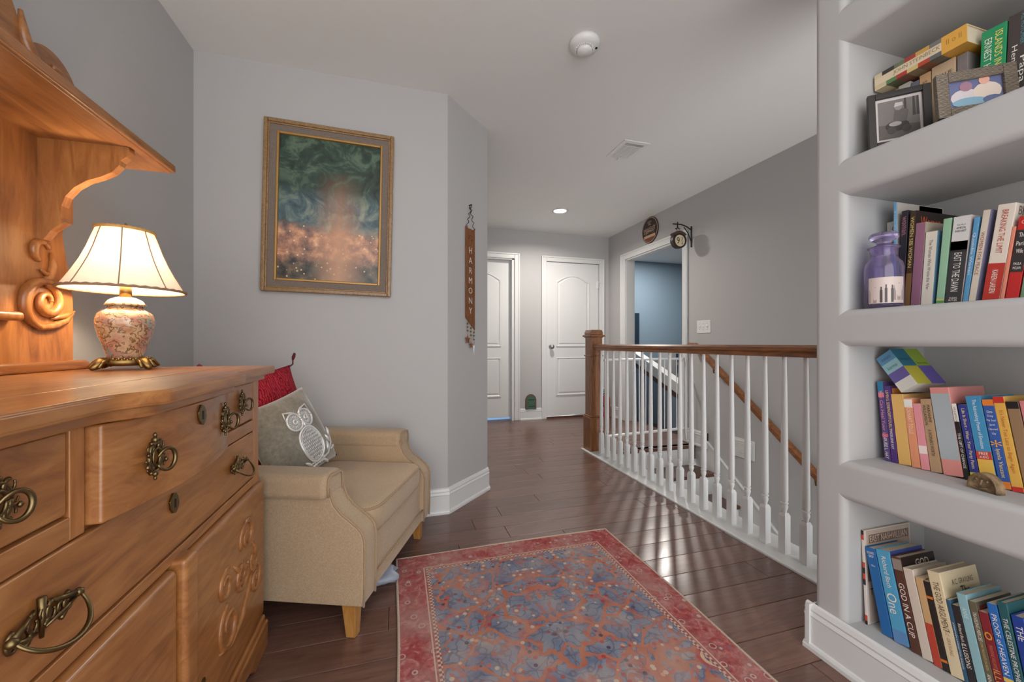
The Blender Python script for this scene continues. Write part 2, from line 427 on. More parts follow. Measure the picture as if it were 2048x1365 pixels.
# baby gate across the stair head
gt = empty('safety_gate', (2.3, 3.3, .05))
tag(gt, 'white metal child safety gate across the top of the stairs', 'gate')
def gp(x): return 3.24+(x-1.82)*.10
bm = B(); tube(bm, [(1.815, gp(1.815), .83), (2.755, gp(2.755), .83)], .011, 8); obj('top_rail', bm, M['trim'], gt)
bm = B(); tube(bm, [(1.815, gp(1.815), .13), (2.755, gp(2.755), .13)], .013, 8); obj('bottom_rail', bm, M['trim'], gt)
for i in range(13):
    x = 1.83+i*.0762
    bm = B(); tube(bm, [(x, gp(x), .13), (x, gp(x), .83)], .005 if 0 < i < 12 else .010, 6); obj('bar', bm, M['trim'], gt)
for z in (.13, .83):
    bm = B(); lathe(bm, [(.001, 0), (.022, 0), (.022, .012), (.012, .016), (.012, .03), (.001, .03)], 12); xform(bm, Matrix.Translation((XR-.001, gp(2.755), z)) @ Matrix.Rotation(R(-90), 4, 'Y'))
    obj('wall_mount', bm, M['grey'] if z > .5 else M['trim'], gt)
# wall register beside the stairs
vt = empty('wall_register', (XR, 2.64, .03))
tag(vt, 'white louvred air register low on the stairwell wall', 'vent')
obj('frame', bx(XR-.008, XR, 2.53, 2.745, .025, .185), M['white'], vt, bevel=.003)
for i in range(8):
    z = .05+i*.0155
    obj('louvre', bx(XR-.014, XR-.006, 2.555, 2.72, z, z+.008), M['white'], vt)
# fire extinguisher in the far corner
fe = empty('fire_extinguisher', (2.66, 4.70, 0))
tag(fe, 'red fire extinguisher with black hose standing in the hall corner', 'fire extinguisher')
bm = B(); lathe(bm, [(.05, 0), (.055, .01), (.055, .25), (.045, .285), (.02, .30), (.001, .30)], 20, (2.66, 4.70, 0)); obj('cylinder', bm, flat('ext_red', (178, 32, 34), .3), fe, smooth=True)
bm = B(); box(bm, 2.645, 2.675, 4.68, 4.72, .30, .33); box(bm, 2.60, 2.68, 4.692, 4.708, .335, .345); box(bm, 2.60, 2.67, 4.692, 4.708, .36, .368); obj('valve', bm, M['iron'], fe)
bm = B(); tube(bm, [(2.64, 4.69, .32), (2.59, 4.67, .31), (2.585, 4.66, .24), (2.60, 4.65, .15)], .008, 8); obj('hose', bm, M['iron'], fe)
obj('label_panel', bx(2.602, 2.6065, 4.67, 4.73, .08, .16), F(225, 222, 215), fe)
# =====================================================  DRESSER
dr = empty('dresser', (-.68, .94, 0))
tag(dr, 'golden oak antique dresser with bowed drawer, carved doors and tall shelf back', 'dresser')
X0, XF, Y0, Y1 = -.945, -.4285, .43, 1.445
YC = (Y0+Y1)/2
def ss(t): t = max(0, min(1, t)); return t*t*(3-2*t)
def bow(y, amp):      # serpentine front: centre swells forward
    return amp*ss((abs(y-YC) < .235)*1.0*min(1, (.235-abs(y-YC))/.075)) if abs(y-YC) < .235 else 0
def slab(name, z0, z1, xb, base, amp, y0, y1, m, parent=dr, bev=.004, n=60, **k):
    ys = [y0+(y1-y0)*i/n for i in range(n+1)]
    pts = [(xb, y0)]+[(base+bow(y, amp), y) for y in ys]+[(xb, y1)]
    bm = B(); prism(bm, pts, 'z', z0, z1); return obj(name, bm, m, parent, bevel=bev, seg=3, angle=50, **k)
obj('carcass', bx(X0, XF-.012, Y0+.002, Y1-.002, .10, .885), M['dressv'], dr)
slab('top_board', .886, .911, -.507, XF+.034, .040, Y0-.045, Y1+.0465, M['dress'], bev=.009)
obj('top_board', bx(X0-.005, -.509, Y0-.045, Y1+.0465, .886, .911), M['dress'], dr, bevel=.002)
slab('top_edge', .8885, .9085, -.46, XF+.0349, .040, Y0-.0455, Y1+.047, M['dress'], bev=.008)
slab('top_moulding', .868, .887, -.60, XF+.012, .040, Y0-.02, Y1+.02, M['dress'], bev=.006)
# stiles, rails
def fr(name, y0, y1, z0, z1, x1=XF, m='dressv', bev=.002): return obj(name, bx(XF-.03, x1, y0, y1, z0, z1), M[m], dr, bevel=bev)
fr('stile', Y1-.045, Y1, .10, .87); fr('stile', Y0, Y0+.045, .10, .87)
fr('stile', .685, .712, .715, .87); fr('stile', 1.163, 1.185, .715, .87)
fr('rail', Y0+.045, .685, .715, .748, m='dress'); fr('rail', 1.185, Y1-.045, .715, .748, m='dress'); fr('rail', Y0+.045, Y1-.045, .548, .570, XF+.002, 'dress')
# drawers
def pull(parent, y, z, x, s=1.0, ringy=0.0):
    p = obj('backplate', B(), M['brass'], parent)
    bm = B()
    def ell(cy, cz, ry, rz, r, n=26, a0=0, a1=360, dx=.006, tap=False):
        pts = []; rad = []
        for i in range(n+1):
            a = R(a0+(a1-a0)*i/n); pts.append((x+dx, y+s*(cy+ry*math.cos(a)), z+s*(cz+rz*math.sin(a)))); rad.append(s*r*(1-.55*i/n if tap else 1))
        tube(bm, pts, rad, 7)
    ell(0, 0, .026, .036, .005); ell(0, .0, .015, .022, .0035, dx=.008)
    for sg in (-1, 1):
        ell(sg*.022, .026, .012, .012, .0045, 16, 90, 90+sg*300, .007, True)
        ell(sg*.024, -.024, .012, .012, .0045, 16, -90, -90-sg*300, .007, True)
        ell(sg*.034, .002, .007, .010, .0038, 12, 90, 90+sg*260, .007, True)
        lathe(bm, [(.001, -.006*s), (.006*s, 0), (.001, .006*s)], 8, (x+.009, y+sg*.04*s, z-.016*s))
    for dz, r in ((.043, .009), (.056, .006), (-.042, .008), (-.053, .005)):
        lathe(bm, [(.001, -r*s), (r*s*.8, -r*.4*s), (r*s*.8, r*.4*s), (.001, r*s)], 8, (x+.006, y, z+dz*s))
    bmesh.ops.recalc_face_normals(bm, faces=bm.faces); bm.to_mesh(p.data); bm.free(); p.data.materials.append(M['brass'])
    for f in p.data.polygons: f.use_smooth = True
    bm = B(); pts = []
    for i in range(25):
        a = R(200+320*i/24); pts.append((x+.016+.012*math.sin(i/24*math.pi), y+s*.021*math.cos(a), z+s*(-.006+.027*math.sin(a))))
    tube(bm, pts, [s*(.0032+.0022*math.sin(i/24*math.pi)) for i in range(25)], 7); obj('bail', bm, M['brass'], p, smooth=True)
    return p
def pull2(parent, y, z, x, s=1.0):          # wide openwork plate with drooping bail
    bm = B(); pr = random.Random(5)
    for k in range(-3, 4):
        cy, cz = k*.017, .006*math.cos(k*1.3)
        pts = []; rad = []
        for i in range(15):
            a = R((90 if k % 2 else -90)+i*22); r = .013*(1-.045*i)
            pts.append((x+.007, y+s*(cy+r*math.cos(a)), z+s*(cz+r*1.35*math.sin(a)))); rad.append(s*.0042*(1-.04*i))
        tube(bm, pts, rad, 6)
    for sg in (-1, 1):
        tube(bm, [(x+.005, y+sg*s*.012, z+s*.02), (x+.008, y+sg*s*.034, z+s*.012), (x+.012, y+sg*s*.062, z+s*.004)], [s*.003, s*.0045, s*.006], 6)
        tube(bm, [(x+.005, y+sg*s*.008, z-s*.018), (x+.008, y+sg*s*.034, z-s*.012), (x+.010, y+sg*s*.058, z-s*.002)], [s*.003, s*.0045, s*.004], 6)
        lathe(bm, [(.001, -.008*s), (.008*s, -.003*s), (.008*s, .003*s), (.001, .008*s)], 8, (x+.012, y+sg*.062*s, z+.004*s))
    tube(bm, [(x+.006, y, z-s*.03), (x+.006, y, z+s*.034)], [s*.003, s*.006], 6)
    p = obj('backplate', bm, M['brass'], parent, smooth=True)
    bm = B(); pts = []
    for i in range(21):
        t = i/20; a = math.pi*t; pts.append((x+.014+.028*math.sin(a), y+s*.062*math.cos(a), z+s*(.004-.042*math.sin(a)))) 
    tube(bm, pts, [s*(.0026+.0018*math.sin(math.pi*i/20)) for i in range(21)], 7); obj('bail', bm, M['brass'], p, smooth=True)
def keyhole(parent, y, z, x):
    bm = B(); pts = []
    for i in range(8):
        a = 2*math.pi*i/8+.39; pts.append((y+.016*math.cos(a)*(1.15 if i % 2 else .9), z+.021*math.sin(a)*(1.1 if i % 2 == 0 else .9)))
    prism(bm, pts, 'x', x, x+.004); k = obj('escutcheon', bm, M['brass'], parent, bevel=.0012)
    obj('keyhole', bx(x+.0041, x+.0046, y-.0025, y+.0025, z-.009, z+.008), M['iron'], k)  # no hole is cut: the slot's inner shade is painted as a dark plate
def drawer(y0, y1, z0, z1, x1, m='dress'):
    return obj('drawer', bx(XF-.02, x1, y0, y1, z0, z1), M[m], dr, bevel=.004, seg=2)
d = drawer(Y0+.048, .682, .752, .866, XF-.001); pull(d, .575, .808, XF-.001, .62)
d = drawer(1.188, Y1-.048, .752, .866, XF-.001); pull(d, 1.292, .815, XF-.001, .62)
ys = [.715+(1.16-.715)*i/40 for i in range(41)]
bm = B(); prism(bm, [(XF-.02, .715)]+[(XF+.012+.034*math.sin(math.pi*(y-.70)/.475)**.8, y) for y in ys]+[(XF-.02, 1.16)], 'z', .722, .867)
d = obj('bowed_drawer', bm, M['dress'], dr, bevel=.004, angle=50)
def xb_(y): return XF+.012+.034*math.sin(math.pi*(y-.70)/.475)**.8
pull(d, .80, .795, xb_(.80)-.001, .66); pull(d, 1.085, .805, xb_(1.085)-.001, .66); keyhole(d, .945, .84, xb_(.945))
d = drawer(Y0+.048, Y1-.048, .573, .712, XF+.001)
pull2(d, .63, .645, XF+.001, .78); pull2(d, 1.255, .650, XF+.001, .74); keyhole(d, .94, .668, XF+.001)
# doors with carved scrolls
def carve(bm, x, curves):
    for c in curves:
        (cy, cz, r0, r1, a0, turns, w) = c; n = int(28*abs(turns))+8; pts = []; rad = []
        for i in range(n+1):
            t = i/n; a = R(a0)+2*math.pi*turns*t; r = r0+(r1-r0)*t
            pts.append((x, cy+r*math.cos(a), cz+r*math.sin(a))); rad.append(w*(.55+.6*math.sin(math.pi*min(1, t*1.15+.05))))
        tube(bm, pts, rad, 8, flat=(1, 0, 0))
def leafs(bm, x, ls):
    for (pts_, w) in ls:
        n = len(pts_); tube(bm, [(x, a, b) for a, b in pts_], [w*(.35+math.sin(math.pi*i/(n-1))) for i in range(n)], 8, flat=(1, 0, 0))
SCR = [(.03, .085, .052, .012, 200, -1.35, .0075), (-.085, .028, .040, .012, 60, 1.3, .007), (.0, -.005, .045, .010, 20, -1.5, .0075), (.075, -.015, .03, .008, 120, 1.3, .006), (-.07, -.085, .062, .014, 100, 1.4, .008), (.085, -.075, .042, .010, 80, -1.35, .007)]
SLV = [([(-.115, -.12), (-.06, -.145), (0, -.12), (.04, -.07), (.06, -.03)], .007), ([(.06, .05), (.085, .02), (.07, -.03), (.10, -.05)], .006), ([(-.05, .05), (-.02, .02), (-.03, -.03)], .006), ([(.0, .03), (.03, .0), (.02, -.05)], .005)]
def cdoor(y0, y1, cy, flip=1):
    d = obj('door', bx(XF-.018, XF+.016, y0, y1, .118, .545), M['dress'], dr, bevel=.012, seg=4)
    bm = B(); x = XF+.0165
    carve(bm, x, [(cy+flip*a*1.25, .352+b, r0, r1, (a0 if flip > 0 else 180-a0), t*flip, w*1.0) for a, b, r0, r1, a0, t, w in SCR])
    leafs(bm, x, [([(cy+flip*a*1.25, .352+b) for a, b in p], w) for p, w in SLV])
    for v in bm.verts: v.co.x = x+(v.co.x-x)*.75
    obj('carving', bm, M['dress'], d, smooth=True)
    return d
d = cdoor(.99, Y1+.004, 1.255); 
bm = B(); lathe(bm, [(.001, 0), (.009, 0), (.011, .002), (.001, .0025)], 12); xform(bm, Matrix.Translation((XF+.0155, 1.027, .235)) @ Matrix.Rotation(R(90), 4, 'Y')); obj('lock_hole', bm, M['brass'], d)
d = cdoor(Y0-.004, .928, .66, -1)
obj('centre_strip', bx(XF-.018, XF+.028, .932, .984, .118, .556), M['dress'], dr, bevel=.01, seg=4)
# plinth with bracket feet
e_ = .0225
for nm, a in (('plinth_front', [(Y0-e_, 0), (Y0+.10, 0), (Y0+.14, .03), (Y0+.22, .045), (Y1-.22, .045), (Y1-.14, .03), (Y1-.10, 0), (Y1+e_, 0), (Y1+e_, .085), (Y0-e_, .085)]),):
    bm = B(); prism(bm, a, 'x', XF-.02, XF+e_); obj(nm, bm, M['dress'], dr, bevel=.006)
obj('plinth_moulding', bx(X0, XF+e_-.006, Y0-e_+.006, Y1+e_-.006, .083, .106), M['dress'], dr, bevel=.008, seg=3)
for ya in (Y1, Y0-e_): obj('plinth_side', bx(X0, XF-.02, ya, ya+e_, 0, .085), M['dress'], dr)
# tall back with shelf, brackets, mirror, crest
GX = -.885
half = [(1.425, .912), (1.425, 1.09), (1.423, 1.12), (1.417, 1.15), (1.405, 1.20), (1.394, 1.25), (1.388, 1.285), (1.392, 1.305), (1.405, 1.317), (1.425, 1.322), (1.425, 1.512)]
prof = half+[(2*YC-a, b) for a, b in half[::-1]]
bm = B(); prism(bm, prof, 'x', -.92, GX); gb = obj('back_panel', bm, M['dressv'], dr)
bm = B(); prism(bm, [(Y0-.02, .911), (Y1+.012, .911), (Y1+.012, .925), (Y1-.003, .937), (Y0, .937), (Y0-.02, .925)], 'x', -.925, -.862)
obj('base_moulding', bm, M['dress'], gb, bevel=.006, angle=30)
obj('mirror_frame', bx(GX, GX+.02, .62, 1.185, 1.06, 1.44), M['dressv'], gb, bevel=.005)
obj('mirror', bx(GX+.0201, GX+.022, .66, 1.15, 1.10, 1.40), mat('mirror_glass', (.85, .87, .87), .03, 1), gb)
obj('mirror_ledge', bx(GX, GX+.028, .60, 1.238, 1.038, 1.06), M['dressv'], gb, bevel=.009, seg=4)
def scroll(sg):
    bm = B(); cy = lambda a: YC+sg*(a-YC)
    carve(bm, GX+.004, [(cy(1.325), 1.085, .060, .060, 70 if sg > 0 else 110, .62*sg, .012), (cy(1.333), 1.094, .043, .012, 95 if sg > 0 else 85, -1.25*sg, .010), (cy(1.318), 1.222, .026, .024, 250 if sg > 0 else 290, -.62*sg, .009)])
    leafs(bm, GX+.004, [([(cy(a), b) for a, b in p], w) for p, w in (([(1.275, 1.05), (1.31, 1.025), (1.35, 1.03), (1.39, 1.045), (1.42, 1.07)], .008), ([(1.345, 1.225), (1.352, 1.19), (1.34, 1.16), (1.315, 1.14)], .008), ([(1.345, 1.05), (1.365, 1.055), (1.39, 1.06), (1.425, 1.075)], .006), ([(1.312, 1.175), (1.33, 1.165), (1.345, 1.175)], .005))])
    obj('scroll_carving', bm, M['dressv'], gb, smooth=True)
scroll(1); scroll(-1)
SZ = 1.512
obj('display_shelf', bx(-.925, -.672, Y0-.025, Y1+.03, SZ, SZ+.022), M['dress'], gb, bevel=.004)
obj('shelf_edge', bx(-.676, -.664, Y0-.028, Y1+.033, SZ+.003, SZ+.026), M['dress'], gb, bevel=.004)
def bracket(y0, y1):
    pts = [(GX, SZ), (-.695, SZ), (-.692, SZ-.012), (-.70, SZ-.026), (-.712, SZ-.038), (-.715, SZ-.05), (-.73, SZ-.07), (-.755, SZ-.086), (-.785, SZ-.10), (-.81, SZ-.12), (-.828, SZ-.145), (-.836, SZ-.17), (-.838, SZ-.20), (-.83, SZ-.212), (-.842, SZ-.222), (-.858, SZ-.236), (-.872, SZ-.26), (GX, SZ-.262)]
    bm = B(); prism(bm, pts, 'y', y0, y1); obj('bracket', bm, M['dressv'], gb)
bracket(1.308, 1.332); bracket(2*YC-1.332, 2*YC-1.308)
cp = [(1.436, SZ+.022)]
for i in range(1, 22):
    a = R(-10+150*i/21); cp.append((1.335+.101*math.cos(a), 1.64+.115*math.sin(a)))
cp += [(1.245, 1.76), (1.225, 1.80)]
for i in range(1, 10):
    a = R(5+85*i/9); cp.append((1.02+.205*math.cos(a), 1.80+.16*math.sin(a)))
full = cp+[(2*YC-a, b) for a, b in cp[::-1]]
bm = B(); prism(bm, full, 'x', -.905, -.875); cr = obj('crest', bm, M['dress'], gb)
for sg in (1, -1):
    bm = B(); cy = lambda a: YC+sg*(a-YC)
    carve(bm, -.873, [(cy(1.345), 1.655, .058, .03, 100 if sg > 0 else 80, -.45*sg, .011), (cy(1.06), 1.74, .11, .08, 30 if sg > 0 else 150, -.5*sg, .013), (cy(1.235), 1.675, .022, .006, 0, 1.2*sg, .008)])
    leafs(bm, -.873, [([(cy(a), b) for a, b in p], w) for p, w in (([(1.245, 1.79), (1.255, 1.73), (1.285, 1.68), (1.34, 1.62), (1.38, 1.58)], .012), ([(1.20, 1.66), (1.245, 1.64), (1.29, 1.62), (1.33, 1.57)], .010), ([(1.325, 1.70), (1.345, 1.67), (1.37, 1.65), (1.375, 1.61)], .008))])
    obj('crest_carving', bm, M['dress'], cr, smooth=True)

# =====================================================  TABLE LAMP ON THE DRESSER
lx, ly, lz = -.735, 1.372, .911
lp = empty('table_lamp', (lx, ly, lz))
tag(lp, 'lit table lamp with floral ginger-jar body, gilt foot and cream bell shade', 'lamp')
Tl = Matrix.Translation((lx, ly, lz))
bm = B(); lathe(bm, [(.001, .012), (.05, .012), (.054, .018), (.054, .026), (.048, .032), (.040, .034), (.001, .034)], 32)
for k in range(4):
    a = R(45+90*k+20); c, s = math.cos(a), math.sin(a)
    tube(bm, [(.045*c, .045*s, .024), (.062*c, .062*s, .022), (.074*c, .074*s, .010), (.082*c, .082*s, .006)], [.012, .013, .009, .005], 8)
    for j in (-1, 0, 1):
        b_ = a+j*.22; tube(bm, [(.05*math.cos(b_), .05*math.sin(b_), .031), (.066*math.cos(b_), .066*math.sin(b_), .024), (.078*math.cos(b_), .078*math.sin(b_), .008)], .004, 6)
for k in range(28):
    a = 2*math.pi*k/28; lathe(bm, [(.001, -.004), (.005, 0), (.001, .004)], 6, (.051*math.cos(a), .051*math.sin(a), .031))
xform(bm, Tl); obj('gilt_foot', bm, M['gold'], lp, smooth=True)
jm = mat('painted_porcelain', srgb(214, 190, 160), .14, spec=.6)
v = coords(jm, (1, 1, 1))
vo = N(jm, 'ShaderNodeTexVoronoi', feature='SMOOTH_F1'); vo.inputs['Scale'].default_value = 55; L(jm, v, vo.inputs[0])
wv = N(jm, 'ShaderNodeTexWave', wave_type='RINGS'); wv.inputs['Scale'].default_value = 16; wv.inputs['Distortion'].default_value = 14; wv.inputs['Detail'].default_value = 3; wv.inputs['Detail Scale'].default_value = 3; L(jm, v, wv.inputs[0])
n3 = noise(jm, v, 26, 3)
r1 = ramp(jm, n3.outputs[0], [(.3, srgb(170, 118, 74)), (.45, srgb(192, 168, 136)), (.58, srgb(176, 124, 106)), (.7, srgb(132, 144, 138))])
r2 = ramp(jm, wv.outputs[0], [(.0, (0, 0, 0)), (.10, (0, 0, 0)), (.16, (1, 1, 1))])
L(jm, mixc(jm, srgb(120, 92, 62), r1.outputs[0], r2.outputs[0]), bsdf(jm).inputs['Base Color']); bsdf(jm).inputs['Coat Weight'].default_value = .6
bm = B(); lathe(bm, [(.001, .032), (.038, .032), (.039, .04), (.046, .065), (.056, .095), (.0625, .125), (.0625, .14), (.058, .156), (.046, .166), (.038, .170), (.037, .178)], 40); xform(bm, Tl); jar = obj('porcelain_body', bm, jm, lp, smooth=True)
bm = B(); lathe(bm, [(.036, .177), (.045, .179), (.043, .184), (.036, .194), (.022, .202), (.012, .204), (.001, .205)], 36); xform(bm, Tl); obj('porcelain_lid', bm, jm, jar, smooth=True)
bm = B(); lathe(bm, [(.013, .203), (.013, .245), (.001, .245)], 16); xform(bm, Tl); obj('neck', bm, M['gold'], lp, smooth=True)
sm = bpy.data.materials.new('shade_linen'); sm.use_nodes = True; nt = sm.node_tree; nt.nodes.remove(nt.nodes['Principled BSDF'])
df = nt.nodes.new('ShaderNodeBsdfDiffuse'); tr = nt.nodes.new('ShaderNodeBsdfTranslucent'); mx = nt.nodes.new('ShaderNodeMixShader')
df.inputs[0].default_value = (.80, .74, .64, 1); tr.inputs[0].default_value = (.85, .74, .58, 1); mx.inputs[0].default_value = .11
nt.links.new(df.outputs[0], mx.inputs[1]); nt.links.new(tr.outputs[0], mx.inputs[2]); nt.links.new(mx.outputs[0], nt.nodes['Material Output'].inputs[0])
SP = [(.130, .222), (.118, .243), (.104, .270), (.090, .300), (.077, .335), (.068, .365), (.060, .390)]
bm = B(); lathe(bm, SP, 48, cap=False); xform(bm, Tl); sh = obj('lamp_shade', bm, sm, lp, smooth=True)
trm = flat('shade_braid', (150, 120, 92), .8); trg = flat('shade_braid_top', (196, 152, 84), .7)
for (r, z, w, m_) in ((.131, .2225, .0042, trm), (.0605, .3895, .0045, trg)):
    bm = B(); tube(bm, [(r*math.cos(2*math.pi*i/72), r*math.sin(2*math.pi*i/72), z+.0012*(i % 2)) for i in range(72)], [w*(.8+.3*(i % 2)) for i in range(72)], 6, closed=True); xform(bm, Tl); obj('braid', bm, m_, sh, smooth=True)
for k in range(8):
    a = R(22+45*k); bm = B(); tube(bm, [((r+.0008)*math.cos(a), (r+.0008)*math.sin(a), z) for r, z in SP], .0014, 5); xform(bm, Tl); obj('seam', bm, trm, sh)
bm = B(); lathe(bm, [(.001, .392), (.006, .394), (.004, .40), (.007, .405), (.001, .412)], 12); tube(bm, [(-.06, 0, .389), (.06, 0, .389)], .0015, 5); xform(bm, Tl); obj('finial', bm, M['gold'], lp)
pl = bpy.data.lights.new('lamp_bulb', 'POINT'); pl.energy = 2.8; pl.color = (1, .80, .58); pl.shadow_soft_size = .03
po = bpy.data.objects.new('lamp_bulb', pl); col.objects.link(po); po.location = (lx, ly, lz+.30)
# =====================================================  ARMCHAIR
M['tweed'] = fabric('tan_tweed', srgb(196, 172, 142), srgb(158, 134, 106), 380, bs=.55)
M['legw'] = wood('chair_leg_wood', srgb(176, 124, 62), srgb(196, 146, 82), srgb(140, 94, 44), (10, 10, 1.5), 5, .4, .2)
M['pipe'] = fabric('tan_piping', srgb(176, 150, 120), srgb(146, 120, 94), 380)
def superq(bm, c, hd, e1=.35, e2=.22, nu=28, nv=40):
    def s(v, e): return math.copysign(abs(v)**e, v)
    rings = []
    for i in range(nu+1):
        p = -math.pi/2+math.pi*i/nu; ring = []
        for j in range(nv):
            t = 2*math.pi*j/nv
            ring.append(bm.verts.new((c[0]+hd[0]*s(math.cos(p), e1)*s(math.cos(t), e2), c[1]+hd[1]*s(math.cos(p), e1)*s(math.sin(t), e2), c[2]+hd[2]*s(math.sin(p), e1))))
        rings.append(ring)
    for a, b in zip(rings, rings[1:]):
        for j in range(nv): bm.faces.new((a[j], a[(j+1) % nv], b[(j+1) % nv], b[j]))
    bmesh.ops.remove_doubles(bm, verts=bm.verts, dist=1e-5); return bm
ac = empty('armchair', (-.133, 1.411, 0), R(-21.5))
tag(ac, 'low tan tweed armchair with rolled arms and tapered wooden legs, set in the corner', 'armchair')
def ch(name, bm, m='tweed', p=ac, **k): return obj(name, bm, M[m], p, keep=False, **k)
ch('seat_base', bx(-.58, .012, .06, .64, .115, .30), bevel=.012, seg=3)
ch('front_band', bx(-.02, .022, .075, .625, .112, .165), bevel=.009, seg=3)
ap = [(-.60, .112), (.028, .112), (.031, .20), (.031, .325), (.024, .352), (.006, .374), (-.02, .394), (-.05, .416), (-.074, .444), (-.086, .475), (-.094, .505), (-.60, .515)]
for s0, s1, o0, o1 in ((-.012, .082, -.034, .085), (.618, .712, .615, .734)):
    bm = B(); prism(bm, ap, 'y', s0, s1); a_ = ch('arm', bm, bevel=.012, seg=4, angle=35)
    ch('arm_roll', bx(-.60, -.086, o0, o1, .462, .548), p=a_, bevel=.026, seg=6)
    for se in (s0, s1):
        bm = B(); tube(bm, [(f+.003, se+(.004 if se == s0 else -.004), z) for f, z in ap[1:-1]], .0042, 7); ch('piping', bm, 'pipe', a_, smooth=True)
    yc_, hy = (o0+o1)/2, (o1-o0)/2-.012
    bm = B(); tube(bm, [(-.085, yc_+hy*c, .505+.034*s_) for c, s_ in ((-.95, -.9), (-1, 0), (-.9, .8), (-.6, 1.05), (.6, 1.05), (.9, .8), (1, 0), (.95, -.9))], .004, 7); ch('piping', bm, 'pipe', a_, smooth=True)
bm = B(); superq(bm, (-.215, .35, .352), (.245, .272, .062)); sc = ch('seat_cushion', bm, smooth=True)
pp = []
for i in range(41):
    t = -math.pi*.5+math.pi*i/40; c, s_ = math.cos(t), math.sin(t)
    pp.append((-.215+.243*math.copysign(abs(c)**.22, c), .35+.270*math.copysign(abs(s_)**.22, s_), .392))
bm = B(); tube(bm, pp, .0042, 7); ch('piping', bm, 'pipe', sc, smooth=True)
bm = B(); tube(bm, [(.026, .08, .168), (.026, .62, .168)], .004, 7); ch('piping', bm, 'pipe', smooth=True)
bm = B(); box(bm, -.64, -.585, -.005, .705, .20, .64); xform(bm, Matrix.Translation((-.5, 0, .2)) @ Matrix.Rotation(R(-4), 4, 'Y') @ Matrix.Translation((.5, 0, -.2))); ch('back', bm, bevel=.025, seg=5)
for f, s, fx, sx in ((-.002, .0, -1, 1), (-.002, .70, -1, -1), (-.59, .0, 1, 1), (-.59, .70, 1, -1)):
    bm = B(); t_, b_ = .05, .034
    v0 = [bm.verts.new((f+fx*a*t_, s+sx*b*t_, .118)) for a, b in ((0, 0), (1, 0), (1, 1), (0, 1))]
    v1 = [bm.verts.new((f+fx*a*b_, s+sx*b*b_, 0.0)) for a, b in ((0, 0), (1, 0), (1, 1), (0, 1))]
    for i in range(4): bm.faces.new((v0[i], v0[(i+1) % 4], v1[(i+1) % 4], v1[i]))
    bm.faces.new(v0); bm.faces.new(v1[::-1]); lg = ch('leg', bm, 'legw', bevel=.003)
    bm = B(); lathe(bm, [(.015, 0), (.015, .004), (.001, .004)], 12, (f+fx*b_/2, s+sx*b_/2, -.001)); ch('glide', bm, 'white', lg)
# ---- pillows
def pillow(bm, size, thick, n=26, pinch=.06):
    S = size/2
    def P(i, j, sg):
        x, y = -1+2*i/n, -1+2*j/n
        k = 1-pinch*(1-y*y)*x*x; q = 1-pinch*(1-x*x)*y*y
        t = max(0, (1-abs(x)**2.6))**.55*max(0, (1-abs(y)**2.6))**.55
        wr = .004*math.sin(9*x+4*y)*t
        return (x*S*k, y*S*q, sg*(thick/2*t)+wr)
    g = [[bm.verts.new(P(i, j, 1)) for j in range(n+1)] for i in range(n+1)]
    h_ = [[g[i][j] if i in (0, n) or j in (0, n) else bm.verts.new(P(i, j, -1)) for j in range(n+1)] for i in range(n+1)]
    for i in range(n):
        for j in range(n):
            bm.faces.new((g[i][j], g[i+1][j], g[i+1][j+1], g[i][j+1]))
            bm.faces.new((h_[i][j], h_[i][j+1], h_[i+1][j+1], h_[i+1][j]))
    return P
def pose(loc, facing, tilt, roll):
    """pillow local +z = face normal, +y = up edge; facing = azimuth of the face normal in degrees"""
    Z = Vector((math.cos(R(facing))*math.cos(R(tilt)), math.sin(R(facing))*math.cos(R(tilt)), math.sin(R(tilt))))
    X = Vector((0, 0, 1)).cross(Z).normalized(); Y = Z.cross(X)
    m = Matrix((X, Y, Z)).transposed().to_4x4(); m.translation = Vector(loc)
    return m @ Matrix.Rotation(R(roll), 4, 'Z')
velvet = fabric('taupe_velvet', srgb(138, 132, 119), srgb(108, 102, 90), 60, .8, .1); bsdf(velvet).inputs['Sheen Weight'].default_value = .8
redf = mat('red_brocade', srgb(150, 26, 40), .8, spec=.2)
v = coords(redf); nn = noise(redf, v, 38, 3, .6, 2.5); wv = N(redf, 'ShaderNodeTexWave', bands_direction='X'); wv.inputs['Scale'].default_value = 26; wv.inputs['Distortion'].default_value = 11; wv.inputs['Detail'].default_value = 3; L(redf, v, wv.inputs[0])
L(redf, mixc(redf, ramp(redf, wv.outputs[0], [(.35, srgb(140, 18, 34)), (.6, srgb(186, 52, 66))]).outputs[0], srgb(112, 12, 28), mth(redf, 'GREATER_THAN', nn.outputs[0], .58)), bsdf(redf).inputs['Base Color'])
bump(redf, wv.outputs[0], .4, .003)
def wp(f, s, z): return (-.133+.930*f+.366*s, 1.411-.366*f+.930*s, z)
mo = pose(wp(-.395, .245, .604), -32, 22, 12)
pe = bpy.data.objects.new('owl_cushion', None); pe.matrix_basis = mo; col.objects.link(pe)
tag(pe, 'taupe velvet cushion with a silvery beaded owl, leaning on the armchair', 'cushion')
bm = B(); PF = pillow(bm, .345, .11); obj('cover', bm, velvet, pe, keep=False, smooth=True)
silver = mat('silver_beads', srgb(222, 222, 220), .32, .35)
def onp(x, y, dz=0.003):
    """point on pillow front for coordinates in metres"""
    S = .1725; a, b = x/S, y/S; t = max(0, 1-abs(a)**2.6)**.55*max(0, 1-abs(b)**2.6)**.55
    return (x, y, .055*t+.004*math.sin(9*a+4*b)*t+dz)
bm = B()
def ring(cx, cy, rx, ry, r, n=30, a0=0, a1=360):
    tube(bm, [onp(cx+rx*math.cos(R(a0+(a1-a0)*i/n)), cy+ry*math.sin(R(a0+(a1-a0)*i/n))) for i in range(n+1)], r, 5)
